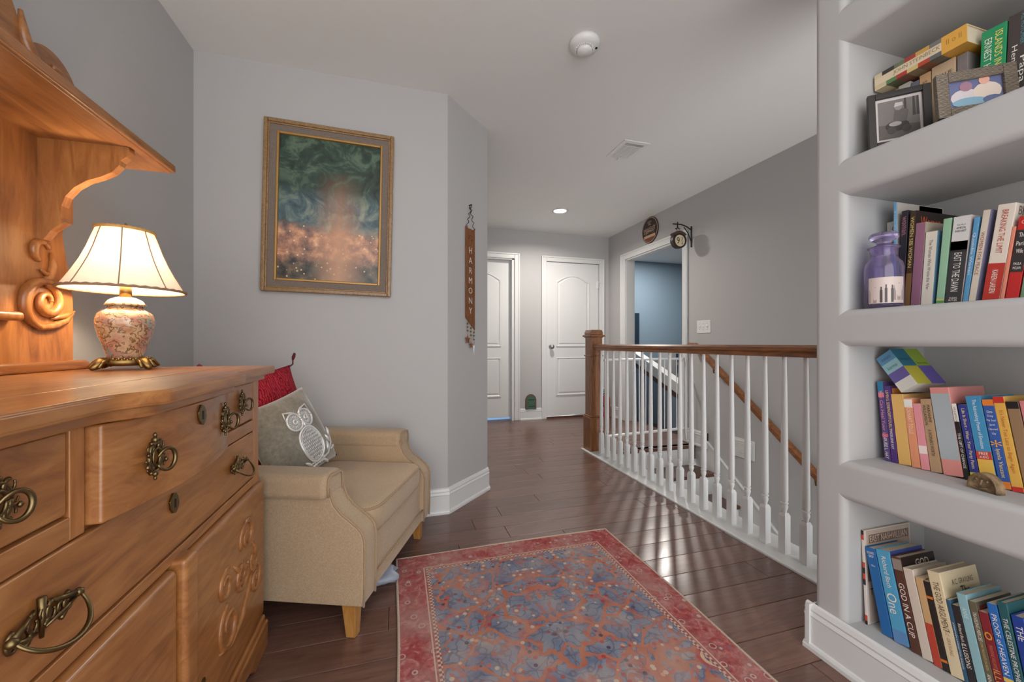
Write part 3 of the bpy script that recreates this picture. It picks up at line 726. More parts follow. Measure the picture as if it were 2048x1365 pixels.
def bead(x, y, r=.0028):
    c = Vector(onp(x, y)); lathe(bm, [(r*.1, -r), (r, 0), (r*.1, r)], 5, c)
OX, OY = .025, -.02
for sg in (-1, 1):
    ex = OX+sg*.033; ring(ex, OY+.072, .033, .035, .0045); ring(ex, OY+.072, .009, .009, .004, 14)
    for k in range(20):
        a = 2*math.pi*k/20; tube(bm, [onp(ex+.014*math.cos(a), OY+.072+.014*math.sin(a)), onp(ex+.026*math.cos(a), OY+.072+.027*math.sin(a))], .0019, 4)
    tube(bm, [onp(OX+sg*.004, OY+.098), onp(OX+sg*.03, OY+.112), onp(OX+sg*.062, OY+.122), onp(OX+sg*.066, OY+.09)], [.003, .005, .004, .003], 5)
    for k in range(3): ring(OX+sg*(.014+.011*k), OY-.118, .005, .010, .0025, 10)
tube(bm, [onp(OX, OY+.06), onp(OX, OY+.045), onp(OX, OY+.03)], [.006, .005, .001], 6)
ring(OX, OY-.038, .056, .075, .005); ring(OX, OY-.038, .047, .066, .0025)
for r_ in range(9):
    yy = OY-.098+r_*.0145; hw_ = .043*math.sqrt(max(0, 1-((yy-OY+.038)/.064)**2))
    k = int(hw_/.0075)
    for q in range(-k, k+1):
        xx = OX+(q+(.5 if r_ % 2 else 0))*.0082
        tube(bm, [onp(xx, yy+.006), onp(xx, yy-.005)], [.0016, .003], 4)
for k in range(40):
    a = 2*math.pi*k/40; bead(OX+.0515*math.cos(a), OY-.038+.0705*math.sin(a))
tube(bm, [onp(-.02, -.145), onp(.04, -.140), onp(.09, -.13), onp(.14, -.10), onp(.155, -.06)], .004, 5)
for x, y, an in ((.10, -.10, 60), (.125, -.075, 110), (.14, -.12, 10), (.075, -.155, -40), (-.03, -.125, 140), (.15, -.05, 70)):
    a = R(an); tube(bm, [onp(x+.022*t*math.cos(a), y+.022*t*math.sin(a)) for t in (-1, -.5, 0, .5, 1)], [.001, .006, .008, .006, .001], 5)
obj('owl_applique', bm, silver, pe, keep=False, smooth=True)
# patch under the beads
bm = B(); 
def patch(cx, cy, rx, ry):
    rings = [[bm.verts.new(onp(cx+rx*q*math.cos(2*math.pi*i/24), cy+ry*q*math.sin(2*math.pi*i/24), .0015)) for i in range(24)] for q in (.02, .35, .7, 1)]
    for a, b in zip(rings, rings[1:]):
        for i in range(24): bm.faces.new((a[i], a[(i+1) % 24], b[(i+1) % 24], b[i]))
patch(OX, OY-.038, .055, .074); patch(OX-.033, OY+.072, .033, .035); patch(OX+.033, OY+.072, .033, .035)
obj('owl_patch', bm, flat('owl_grey', (168, 166, 162), .6), pe, keep=False, smooth=True)
mo = pose(wp(-.528, .300, .662), -24, 16, 4)
pr_ = bpy.data.objects.new('red_cushion', None); pr_.matrix_basis = mo; col.objects.link(pr_)
tag(pr_, 'red brocade cushion with corner tassels behind the owl cushion', 'cushion')
bm = B(); pillow(bm, .43, .09); obj('cover', bm, redf, pr_, keep=False, smooth=True)
tas = flat('tassel_maroon', (92, 22, 34), .9)
for sx, sy, dx, dy in ((1, 1, .05, .035), (1, .25, .05, -.03), (-1, 1, -.03, .04), (1, -1, .04, -.03)):
    x, y = sx*.205, sy*.205
    bm = B(); tube(bm, [(x, y, 0), (x+dx*.5, y+dy*.3, .006), (x+dx*.8, y+dy, .004)], .0035, 6); tube(bm, [(x+dx*.75, y+dy*.9, .004), (x+dx, y+dy*1.3, .003), (x+dx*1.35, y+dy*1.7, 0)], [.005, .008, .006], 7)
    obj('tassel', bm, tas, pr_, keep=False, smooth=True)
# crumpled plastic bag under the chair
bm = B(); bmesh.ops.create_icosphere(bm, subdivisions=3, radius=1)
rb = random.Random(11)
for v_ in bm.verts:
    k = 1+.22*math.sin(7*v_.co.x+3*v_.co.y)*math.cos(6*v_.co.y)+rb.uniform(-.08, .08); v_.co = Vector((v_.co.x*.07*k, v_.co.y*.13*k, max(-.999, v_.co.z)*.038*k))
zmin = min(v_.co.z for v_ in bm.verts)
xform(bm, Matrix.Translation((wp(-.10, .30, 0)[0], wp(-.10, .30, 0)[1], -zmin+.001)) @ Matrix.Rotation(R(68), 4, 'Z'))
tag(obj('plastic_bag', bm, mat('white_plastic_film', srgb(178, 188, 204), .35, **{'Transmission Weight': .35}), smooth=True), 'crumpled white plastic bag on the floor under the armchair', 'bag')

# =====================================================  RUG
RX0, RX1, RY0, RY1 = .0, 1.055, .30, 1.868
W_, H_ = RX1-RX0, RY1-RY0
rm = mat('faded_persian_pattern', srgb(150, 100, 90), .95, spec=.1)
tc = N(rm, 'ShaderNodeTexCoord'); sp = N(rm, 'ShaderNodeSeparateXYZ'); L(rm, tc.outputs['Object'], sp.inputs[0])
O = tc.outputs['Object']
ax = mth(rm, 'ABSOLUTE', sp.outputs[0]); ay = mth(rm, 'ABSOLUTE', sp.outputs[1])
d_ = mth(rm, 'MINIMUM', mth(rm, 'SUBTRACT', W_/2, ax), mth(rm, 'SUBTRACT', H_/2, ay))
# symmetric vector for a woven, mirrored design
cv = N(rm, 'ShaderNodeCombineXYZ'); L(rm, ax, cv.inputs[0]); L(rm, sp.outputs[1], cv.inputs[1])
V = cv.outputs[0]
nb = noise(rm, V, 5.5, 2, .5, 1.0)
blue = ramp(rm, noise(rm, O, 9, 4).outputs[0], [(.3, srgb(86, 106, 138)), (.55, srgb(126, 140, 158)), (.72, srgb(160, 156, 152))]).outputs[0]
dn = noise(rm, V, 6, 3); dv = N(rm, 'ShaderNodeVectorMath', operation='MULTIPLY_ADD'); L(rm, dn.outputs['Color'], dv.inputs[0]); dv.inputs[1].default_value = (.24, .24, .24); L(rm, V, dv.inputs[2])
def veins(scale, w):
    e = N(rm, 'ShaderNodeTexVoronoi', feature='DISTANCE_TO_EDGE'); e.inputs['Scale'].default_value = scale; L(rm, dv.outputs[0], e.inputs['Vector'])
    return ramp(rm, e.outputs[0], [(0, (1, 1, 1)), (w, (1, 1, 1)), (w*1.35, (0, 0, 0))]).outputs[0]
branch = veins(7.5, .045)
blue = mixc(rm, blue, srgb(66, 72, 96), mth(rm, 'MULTIPLY', veins(21, .05), .5))
blue = mixc(rm, blue, srgb(176, 92, 78), mth(rm, 'MULTIPLY', mth(rm, 'GREATER_THAN', noise(rm, V, 16, 3, .6, 1).outputs[0], .57), .75))
field = mixc(rm, blue, ramp(rm, noise(rm, O, 14, 3).outputs[0], [(.3, srgb(172, 96, 74)), (.7, srgb(190, 124, 98))]).outputs[0], branch)
vo = N(rm, 'ShaderNodeTexVoronoi'); vo.inputs['Scale'].default_value = 38; L(rm, V, vo.inputs['Vector'])
fl_ = ramp(rm, vo.outputs['Distance'], [(.0, (1, 1, 1)), (.26, (1, 1, 1)), (.32, (0, 0, 0))]).outputs[0]
sr = N(rm, 'ShaderNodeSeparateColor'); L(rm, vo.outputs['Color'], sr.inputs[0])
flc = ramp(rm, sr.outputs[0], [(.0, srgb(206, 186, 164)), (.3, srgb(168, 62, 62)), (.5, srgb(214, 160, 128)), (.68, srgb(74, 66, 84)), (.82, srgb(190, 92, 82))], 'CONSTANT').outputs[0]
keepm = mth(rm, 'MULTIPLY', fl_, mth(rm, 'GREATER_THAN', sr.outputs[1], .35))
field = mixc(rm, field, flc, keepm)
vo2 = N(rm, 'ShaderNodeTexVoronoi'); vo2.inputs['Scale'].default_value = 5.6; L(rm, V, vo2.inputs['Vector'])
med = ramp(rm, vo2.outputs['Distance'], [(.0, srgb(214, 176, 150)), (.10, srgb(206, 150, 128)), (.14, srgb(84, 70, 78)), (.17, srgb(216, 190, 160)), (.22, srgb(176, 74, 66)), (.30, srgb(190, 100, 78))], 'CONSTANT').outputs[0]
s2 = N(rm, 'ShaderNodeSeparateColor'); L(rm, vo2.outputs['Color'], s2.inputs[0])
medm = mth(rm, 'MULTIPLY', ramp(rm, vo2.outputs['Distance'], [(.0, (.8, .8, .8)), (.27, (.8, .8, .8)), (.33, (0, 0, 0))]).outputs[0], mth(rm, 'GREATER_THAN', s2.outputs[1], .4))
field = mixc(rm, field, med, medm)
vo3 = N(rm, 'ShaderNodeTexVoronoi'); vo3.inputs['Scale'].default_value = 19; L(rm, O, vo3.inputs['Vector'])
bor = mixc(rm, ramp(rm, noise(rm, O, 26, 4, .6, 1.5).outputs[0], [(.35, srgb(146, 56, 58)), (.52, srgb(170, 82, 80)), (.68, srgb(190, 132, 128))]).outputs[0],
           ramp(rm, vo3.outputs['Distance'], [(.0, srgb(150, 60, 60)), (.16, srgb(216, 178, 160)), (.22, srgb(120, 100, 116)), (.27, srgb(176, 70, 70))], 'CONSTANT').outputs[0],
           ramp(rm, vo3.outputs['Distance'], [(.0, (.8, .8, .8)), (.27, (.8, .8, .8)), (.31, (0, 0, 0))]).outputs[0])
gs = N(rm, 'ShaderNodeTexChecker'); gs.inputs['Scale'].default_value = 110; gs.inputs[1].default_value = (*srgb(206, 186, 164), 1); gs.inputs[2].default_value = (*srgb(140, 70, 68), 1); L(rm, O, gs.inputs[0])
c_ = mixc(rm, bor, gs.outputs[0], mth(rm, 'GREATER_THAN', d_, .118))
c_ = mixc(rm, c_, field, mth(rm, 'GREATER_THAN', d_, .132))
ln = mth(rm, 'LESS_THAN', mth(rm, 'ABSOLUTE', mth(rm, 'SUBTRACT', d_, .110)), .0025)
c_ = mixc(rm, c_, srgb(206, 182, 160), ln)
wear = ramp(rm, noise(rm, O, 5, 6, .7).outputs[0], [(.42, (0, 0, 0)), (.72, (.65, .65, .65))]).outputs[0]
c_ = mixc(rm, c_, srgb(188, 168, 158), wear)
fine = noise(rm, O, 260, 2, .7)
c_ = mixc(rm, c_, srgb(120, 90, 88), mth(rm, 'MULTIPLY', fine.outputs[0], .35))
L(rm, c_, bsdf(rm).inputs['Base Color']); bump(rm, fine.outputs[0], .5, .002)
rg = empty('area_rug', ((RX0+RX1)/2, (RY0+RY1)/2, 0))
tag(rg, 'faded red and blue patterned area rug on the wood floor', 'rug')
bm = B(); bmesh.ops.create_grid(bm, x_segments=40, y_segments=60, size=.5)
for v_ in bm.verts:
    x, y = v_.co.x*W_, v_.co.y*H_
    v_.co = (x+.004*math.sin(6*y), y+.004*math.sin(5*x+1), .0065+.0012*math.sin(5*x)*math.sin(4*y+1))
obj('pile', bm, rm, rg, keep=False)
bind = fabric('rug_binding', srgb(206, 188, 168), srgb(168, 146, 128), 300)
bm = B(); pts = []
n = 60
for (xa, ya, xb, yb) in ((-W_/2, -H_/2, W_/2, -H_/2), (W_/2, -H_/2, W_/2, H_/2), (W_/2, H_/2, -W_/2, H_/2), (-W_/2, H_/2, -W_/2, -H_/2)):
    for i in range(n): 
        x, y = xa+(xb-xa)*i/n, ya+(yb-ya)*i/n; pts.append((x+.004*math.sin(6*y), y+.004*math.sin(5*x+1), .0048))
tube(bm, pts, .0048, 6, closed=True); obj('binding', bm, bind, rg, keep=False, smooth=True)
# =====================================================  WALL AND CEILING FITTINGS
# framed picture on the picture wall
pc = empty('framed_picture', (-.344, YP, 1.69)); pc.rotation_euler = (0, R(1.2), 0)
tag(pc, 'large framed print of dark woodland greens over glowing peach in a taupe and gold frame', 'picture')
def ringf(w, h_, wi, hi, y0, y1):
    bm = B()
    box(bm, -w, -wi, y0, y1, -h_, h_); box(bm, wi, w, y0, y1, -h_, h_); box(bm, -wi, wi, y0, y1, hi, h_); box(bm, -wi, wi, y0, y1, -h_, -hi); return bm
gm = wood('gilt_frame', srgb(150, 116, 76), srgb(176, 142, 96), srgb(112, 82, 52), (2, 2, 2), 30, .4, .2)
lin = fabric('taupe_linen', srgb(142, 130, 120), srgb(112, 100, 92), 240)
obj('frame', ringf(.317, .443, .298, .424, -.036, -.002), gm, pc, keep=False, bevel=.004)
obj('frame_step', ringf(.299, .425, .290, .416, -.030, -.002), gm, pc, keep=False, bevel=.003)
obj('linen_liner', ringf(.291, .417, .258, .384, -.024, -.002), lin, pc, keep=False)
obj('gilt_fillet', ringf(.259, .385, .247, .373, -.028, -.002), flat('gilt_fillet', (176, 136, 78), .4, metal=.4), pc, keep=False, bevel=.003)
am = mat('print_paper', (.1, .1, .1), .3)
tc = N(am, 'ShaderNodeTexCoord'); sp = N(am, 'ShaderNodeSeparateXYZ'); L(am, tc.outputs['Object'], sp.inputs[0]); O = tc.outputs['Object']
n1 = noise(am, O, 9, 6, .65, 1.2); n2 = noise(am, O, 22, 4, .6)
fol = ramp(am, n1.outputs[0], [(.32, srgb(24, 34, 32)), (.5, srgb(52, 74, 62)), (.64, srgb(98, 120, 100)), (.75, srgb(60, 82, 72))]).outputs[0]
mid = ramp(am, n1.outputs[0], [(.35, srgb(40, 52, 56)), (.5, srgb(78, 102, 108)), (.68, srgb(150, 158, 140))]).outputs[0]
low = ramp(am, n2.outputs[0], [(.3, srgb(96, 78, 72)), (.48, srgb(176, 128, 104)), (.62, srgb(220, 164, 126)), (.74, srgb(240, 206, 160))]).outputs[0]
bot = ramp(am, n2.outputs[0], [(.35, srgb(40, 40, 42)), (.6, srgb(104, 92, 76)), (.75, srgb(190, 150, 110))]).outputs[0]
zz = mth(am, 'ADD', sp.outputs[2], mth(am, 'MULTIPLY', mth(am, 'SUBTRACT', n1.outputs[0], .5), .16))
def step(z0, z1):
    r = N(am, 'ShaderNodeMapRange'); r.inputs[1].default_value = z0; r.inputs[2].default_value = z1; L(am, zz, r.inputs[0]); return r.outputs[0]
c_ = mixc(am, bot, low, step(-.30, -.24)); c_ = mixc(am, c_, mid, step(-.13, -.07)); c_ = mixc(am, c_, fol, step(.05, .12))
vd = N(am, 'ShaderNodeTexVoronoi'); vd.inputs['Scale'].default_value = 34; L(am, O, vd.inputs['Vector'])
glow = mth(am, 'MULTIPLY', mth(am, 'LESS_THAN', vd.outputs['Distance'], .16), mth(am, 'LESS_THAN', zz, -.08))
c_ = mixc(am, c_, srgb(246, 214, 168), mth(am, 'MULTIPLY', glow, .7))
# a warm vertical drift of light in the middle, abstract
gx = mth(am, 'ABSOLUTE', mth(am, 'SUBTRACT', sp.outputs[0], .045)); r_ = N(am, 'ShaderNodeMapRange'); r_.inputs[1].default_value = .13; r_.inputs[2].default_value = .0; L(am, mth(am, 'ADD', gx, mth(am, 'MULTIPLY', mth(am, 'SUBTRACT', n2.outputs[0], .5), .08)), r_.inputs[0])
c_ = mixc(am, c_, srgb(214, 156, 116), mth(am, 'MULTIPLY', mth(am, 'MULTIPLY', r_.outputs[0], step(.22, -.12)), .75))
L(am, c_, bsdf(am).inputs['Base Color'])
obj('print', bx(-.248, .248, -.012, -.004, -.374, .374), am, pc, keep=False)
# hanging wooden banner with cut letters on the angled wall
D45 = Vector((.7071, .7071, 0)); N45 = Vector((.7071, -.7071, 0))
def p45(s, z, o=0.0): q = Vector((.28, YP, z))+D45*s+N45*o; return q
s0, s1 = .166, .264
bn = empty('hanging_sign', p45((s0+s1)/2, 1.08)); tag(bn, 'rusty brown vertical hanging sign reading HARMONY on the angled wall', 'sign')
rust = wood('rusty_plate', srgb(128, 78, 42), srgb(150, 96, 56), srgb(92, 54, 30), (4, 4, 1), 9, .6, 0)
bm = B(); o0, o1 = .006, .011
def p3(s, z, o): return tuple(p45(s, z, o))
pl_ = [(s0, 1.145), (s0, 1.712), (s0+.03, 1.700), (s0+.05, 1.704), (s0+.07, 1.700), (s1, 1.712), (s1, 1.070)]
a_ = [bm.verts.new(p3(s, z, o0)) for s, z in pl_]; b_ = [bm.verts.new(p3(s, z, o1)) for s, z in pl_]
f0 = bm.faces.new(a_); f1 = bm.faces.new(b_[::-1])
for i in range(len(pl_)): bm.faces.new((a_[i], a_[(i+1) % len(pl_)], b_[(i+1) % len(pl_)], b_[i]))
f0.normal_update(); f1.normal_update(); bmesh.ops.triangulate(bm, faces=[f0, f1]); obj('plate', bm, rust, bn)
lt = flat('cut_letter', (206, 202, 198), .7)
for i, chh in enumerate('HARMONY'):
    text(chh, .055, frame(p45((s0+s1)/2, 1.565-i*.063, o1+.0002), D45, (0, 0, 1)), lt, bn, 'letter')
bm = B(); cs_ = (s0+s1)/2
for k in range(7):
    a = R(51.4*k+90); q = p45(cs_+.016*math.cos(a), 1.645+.016*math.sin(a), o1); lathe(bm, [(.001, -.003), (.004, 0), (.001, .003)], 6, q)
obj('flower_motif', bm, M['brass'], bn)
bm = B()
for sg in (-1, 1):
    pts = []
    for i in range(40):
        t = i/39; pts.append(p45(cs_+sg*(.04*(1-t)+.006*math.sin(t*22)), 1.705+.13*t, .012+.006*math.cos(t*22)))
    tube(bm, pts, .0018, 5)
tube(bm, [p45(cs_+.009*math.cos(2*math.pi*i/14), 1.842+.011*math.sin(2*math.pi*i/14), .010) for i in range(14)], .0022, 5, closed=True)
obj('hanger_wire', bm, M['iron'], bn)
obj('nail', lathe(B(), [(.003, 0), (.003, .02), (.005, .021), (.001, .023)], 8), M['iron'], bn).matrix_basis = Matrix.Translation(p45(cs_, 1.852, 0)) @ Matrix.Rotation(R(90), 4, Vector((.7071, .7071, 0)))
def star(c, r, m, nm):
    bm = B(); pts = [(r*(1 if i % 2 == 0 else .42)*math.sin(math.pi*i/5), r*(1 if i % 2 == 0 else .42)*math.cos(math.pi*i/5)) for i in range(10)]
    f = [bm.verts.new(c+D45*a+Vector((0, 0, b))+N45*.0) for a, b in pts]; ctr = bm.verts.new(c+N45*.008); cb = bm.verts.new(c-N45*.004)
    for i in range(10): bm.faces.new((f[i], f[(i+1) % 10], ctr)); bm.faces.new((f[(i+1) % 10], f[i], cb))
    return obj(nm, bm, m, bn)
for k, (s, zb, zl) in enumerate(((s0+.016, 1.125, 1.03), (s0+.052, 1.098, .995), (s1-.012, 1.072, .97))):
    bm = B(); tube(bm, [p45(s+.003*math.sin(i), zb-(zb-zl)*i/10, .012) for i in range(11)], .0016, 5)
    for q in range(3): lathe(bm, [(.001, -.006), (.006, -.002), (.006, .002), (.001, .006)], 8, p45(s, zb-.018-.022*q, .012))
    obj('bead_string', bm, M['brass'], bn)
    if k < 2: star(p45(s, zl-.022, .014), .034 if k == 0 else .026, rust, 'star')
    else:
        bm = B(); tube(bm, [p45(s, zl, .012), p45(s, zl-.05, .012)], [.004, .001], 6); obj('metal_drop', bm, M['chrome'], bn)
# oval pub sign on the right wall
os_ = empty('oval_sign', (XR, 3.905, 2.28)); tag(os_, 'dark oval sign with SPEAKEASY lettering above the doorway', 'sign')
def oval(ry, rz, x0, x1, m, nm, par):
    bm = B(); prism(bm, [(3.905+ry*math.cos(2*math.pi*i/48), 2.28+rz*math.sin(2*math.pi*i/48)) for i in range(48)], 'x', x0, x1); return obj(nm, bm, m, par)
oval(.148, .148, XR-.010, XR, F(40, 26, 24), 'board', os_); oval(.141, .141, XR-.0115, XR-.0099, F(196, 160, 130), 'border', os_); oval(.134, .134, XR-.013, XR-.0114, F(44, 26, 24), 'panel', os_); 
bm = B(); prism(bm, [(3.905+.133*math.cos(R(a)), 2.28+.133*math.sin(R(a))) for a in range(208, 333, 6)], 'x', XR-.0136, XR-.0129); obj('lower_panel', bm, F(116, 66, 44), os_)
cream = F(214, 176, 146)
def rt(body, y, z, w, h_, m, par, x=XR-.0138, tilt=0):     # text on right wall facing -X, reads along -Y
    return fit(body, w, h_, frame((x, y, z), (0, -math.cos(R(tilt)), math.sin(R(tilt))), (0, math.sin(R(tilt)), math.cos(R(tilt)))), m, par)
def fit(body, w, h_, mtx, m, parent, name='lettering', keep=True):
    o = text(body, 1.0, Matrix.Identity(4), m, parent, name, ext=0, keep=keep)
    vs_ = [v.co for v in o.data.vertices]
    if not vs_: return o
    x0, x1 = min(v.x for v in vs_), max(v.x for v in vs_); y0, y1 = min(v.y for v in vs_), max(v.y for v in vs_)
    S = Matrix.Diagonal((w/(x1-x0), h_/(y1-y0), 1, 1)) @ Matrix.Translation((-(x0+x1)/2, -(y0+y1)/2, 0))
    o.data.transform(mtx @ S); return o
rt('SPEAKEASY', 3.905, 2.285, .215, .055, cream, os_, tilt=4); rt('The', 3.905, 2.345, .05, .025, cream, os_)
obj('banner', bx(XR-.0142, XR-.0132, 3.805, 4.005, 2.195, 2.225), cream, os_)
bm = B(); tube(bm, [(XR-.0138, 3.905+.085*math.cos(R(a)), 2.225+.045*math.sin(R(a))) for a in range(20, 161, 10)], .0018, 5); tube(bm, [(XR-.0138, 3.905+.065*math.cos(R(a)), 2.222+.035*math.sin(R(a))) for a in range(20, 161, 10)], .0015, 5); obj('flourish', bm, cream, os_)
bm = B(); lathe(bm, [(.001, -.02), (.028, -.012), (.034, 0), (.028, .012), (.001, .02)], 14); xform(bm, Matrix.Translation((XR-.0135, 3.905, 2.372)) @ Matrix.Diagonal((.08, 1.3, .8, 1))); obj('emblem', bm, F(120, 92, 78), os_)
# round hanging platform sign on an iron bracket
hs = empty('hanging_platform_sign', (XR, 3.245, 2.0)); tag(hs, 'round double-sided 9 3/4 sign hanging from a black iron wall bracket', 'sign')
bm = B(); tube(bm, [(XR-.006, 3.245, 1.93), (XR-.006, 3.245, 2.135)], .007, 6); tube(bm, [(XR-.006, 3.245, 2.10), (XR-.06, 3.245, 2.128), (XR-.13, 3.245, 2.145), (XR-.22, 3.245, 2.142)], .006, 6)
tube(bm, [(XR-.006, 3.245, 1.98), (XR-.04, 3.245, 2.06), (XR-.09, 3.245, 2.12)], .005, 6); tube(bm, [(XR-.165, 3.245, 2.165), (XR-.165, 3.245, 2.12), (XR-.175, 3.245, 2.095), (XR-.19, 3.245, 2.10)], .006, 6); tube(bm, [(XR-.165, 3.245, 2.12), (XR-.15, 3.245, 2.097), (XR-.138, 3.245, 2.105)], .005, 6)
obj('bracket', bm, M['iron'], hs)
SX, SZ_ = XR-.155, 1.985
bm = B(); prism(bm, [(SX+.078*math.cos(2*math.pi*i/40), SZ_+.078*math.sin(2*math.pi*i/40)) for i in range(40)], 'y', 3.225, 3.27)
hb = obj('disc', bm, F(40, 28, 28), hs, bevel=.004)
bm = B(); prism(bm, [(SX-.075, SZ_+.058), (SX-.055, SZ_+.075), (SX-.03, SZ_+.086), (SX, SZ_+.09), (SX+.03, SZ_+.086), (SX+.055, SZ_+.075), (SX+.075, SZ_+.058), (SX+.06, SZ_+.045), (SX, SZ_+.066), (SX-.06, SZ_+.045)], 'y', 3.220, 3.275); obj('crown', bm, F(74, 50, 44), hb)
bm = B(); prism(bm, [(SX+.056*math.cos(2*math.pi*i/36), SZ_-.006+.056*math.sin(2*math.pi*i/36)) for i in range(36)], 'y', 3.2225, 3.2251); obj('face', bm, F(206, 192, 160), hb)
blk = F(30, 26, 26)
fit('9', .034, .066, frame((SX-.02, 3.2222, SZ_-.006), (1, 0, 0), (0, 0, 1)), blk, hb); fit('3', .018, .028, frame((SX+.024, 3.2222, SZ_+.016), (1, 0, 0), (0, 0, 1)), blk, hb); fit('4', .018, .028, frame((SX+.024, 3.2222, SZ_-.030), (1, 0, 0), (0, 0, 1)), blk, hb)
obj('fraction_bar', bx(SX+.012, SX+.036, 3.2218, 3.2224, SZ_-.009, SZ_-.006), blk, hb)
bm = B(); tube(bm, [(SX-.02, 3.247, SZ_+.085), (SX-.012, 3.247, 2.10)], .0015, 5); tube(bm, [(SX+.02, 3.247, SZ_+.085), (SX+.016, 3.247, 2.10)], .0015, 5); obj('chain', bm, M['iron'], hs)
# triple switch plate
sw = empty('switch_plate', (XR, 3.085, 1.14)); tag(sw, 'white triple light switch plate on the stair wall', 'switch')
obj('plate', bx(XR-.006, XR, 3.00, 3.17, 1.082, 1.202), M['white'], sw, bevel=.003)
for i in range(3):
    y = 3.04+i*.045; t = obj('toggle', bx(XR-.016, XR-.005, y-.005, y+.005, 1.134 if i else 1.142, 1.15 if i else 1.158), M['white'], sw, bevel=.002)
    for z in (1.115, 1.17): obj('screw', lathe(B(), [(.001, 0), (.0035, 0), (.0035, .001), (.001, .0012)], 8), M['grey'], sw, keep=False).matrix_basis = Matrix.Translation((-.0062, y-3.085, z-1.14)) @ Matrix.Rotation(R(-90), 4, 'Y')
# smoke detector, ceiling register, recessed light trims
sd = empty('smoke_detector', (.862, 1.727, H)); tag(sd, 'round white smoke detector on the ceiling', 'smoke detector')
bm = B(); lathe(bm, [(.072, 0), (.072, -.012), (.066, -.024), (.05, -.032), (.036, -.034), (.001, -.034)], 40, (.862, 1.727, H)); obj('housing', bm, M['white'], sd, smooth=True)
bm = B(); lathe(bm, [(.036, -.033), (.036, -.044), (.03, -.052), (.001, -.054)], 32, (.862, 1.727, H)); obj('sensor_dome', bm, M['white'], sd, smooth=True)
for k in range(26):
    a = 2*math.pi*k/26; obj('slot', bx(-.0015, .0015, .037, .0455, -.0385, -.031), M['white'], sd, keep=False).matrix_basis = Matrix.Rotation(a, 4, 'Z')
obj('test_button', lathe(B(), [(.006, -.036), (.006, -.033), (.001, -.033)], 12, (.862+.052, 1.727-.02, H+.004)), M['dark'], sd)
cv_ = empty('ceiling_register', (1.65, 2.60, H)); tag(cv_, 'white ceiling air register with parallel louvres', 'vent')
obj('frame', bx(1.545, 1.755, 2.465, 2.735, H-.006, H), M['white'], cv_, bevel=.003)
obj('opening', bx(1.575, 1.725, 2.495, 2.705, H-.0065, H-.0055), M['white'], cv_)
for i in range(10): obj('louvre', bx(1.577+i*.015, 1.587+i*.015, 2.525, 2.705, H-.011, H-.006), M['white'], cv_)
obj('damper', bx(1.578, 1.722, 2.495, 2.522, H-.009, H-.006), M['chrome'], cv_)
obj('lever', bx(1.645, 1.652, 2.71, 2.745, H-.014, H-.006), M['white'], cv_)
em = mat('lamp_lens', (1, 1, 1), .5); bsdf(em).inputs['Emission Color'].default_value = (1, .95, .88, 1); bsdf(em).inputs['Emission Strength'].default_value = 6
for i, (x, y) in enumerate(CANS):
    rc = empty('recessed_light', (x, y, H)); tag(rc, 'round recessed ceiling light shining over the far hall', 'ceiling light')
    bm = B(); lathe(bm, [(.068, -.001), (.085, -.001), (.088, -.006), (.07, -.008), (.066, -.004)], 36, (x, y, H), cap=False); obj('trim_ring', bm, M['white'], rc, smooth=True)
    obj('lens', lathe(B(), [(.001, -.0045), (.066, -.0045), (.066, -.003), (.001, -.003)], 36, (x, y, H)), em, rc)
# miniature green door on the far baseboard
fd = empty('miniature_door', (1.648, YB, .14)); tag(fd, 'tiny green arched toy door with brown frame above the baseboard', 'toy door')
def archp(w, zb, zt): return [(1.648+w, zb), (1.648+w, zt)]+[(1.648+w*math.cos(R(a)), zt+w*1.1*math.sin(R(a))) for a in range(15, 180, 15)]+[(1.648-w, zt), (1.648-w, zb)]
bm = B(); prism(bm, archp(.073, .137, .25), 'y', YB-.022, YB); obj('surround', bm, F(98, 72, 56), fd, bevel=.004)
bm = B(); prism(bm, archp(.054, .138, .25), 'y', YB-.0245, YB-.0221); gd = obj('leaf', bm, F(62, 98, 78), fd)
for z in (.17, .255): obj('strap_hinge', bx(1.61, 1.70, YB-.027, YB-.0246, z, z+.008), F(26, 50, 40), gd)
obj('handle', bx(1.602, 1.612, YB-.03, YB-.0246, .215, .228), F(24, 44, 36), gd)
# things in the blue room
tag(obj('navy_picture', bx(3.55, 4.05, 6.0, 6.06, .80, 1.51), F(30, 46, 62), bevel=.006), 'dark navy picture on the blue wall beyond the doorway', 'picture')
cb = empty('white_cabinet', (4.55, 5.5, -.17)); tag(cb, 'white cabinet with blue panes in the blue room', 'cabinet')
obj('body', bx(4.2, 4.95, 5.35, 5.7, -.17, .86), M['trim'], cb, bevel=.006)
for x in (4.28, 4.5, 4.72):
    for z in (.50, .68): obj('pane', bx(x, x+.15, 5.343, 5.35, z, z+.14), F(58, 88, 128), cb)
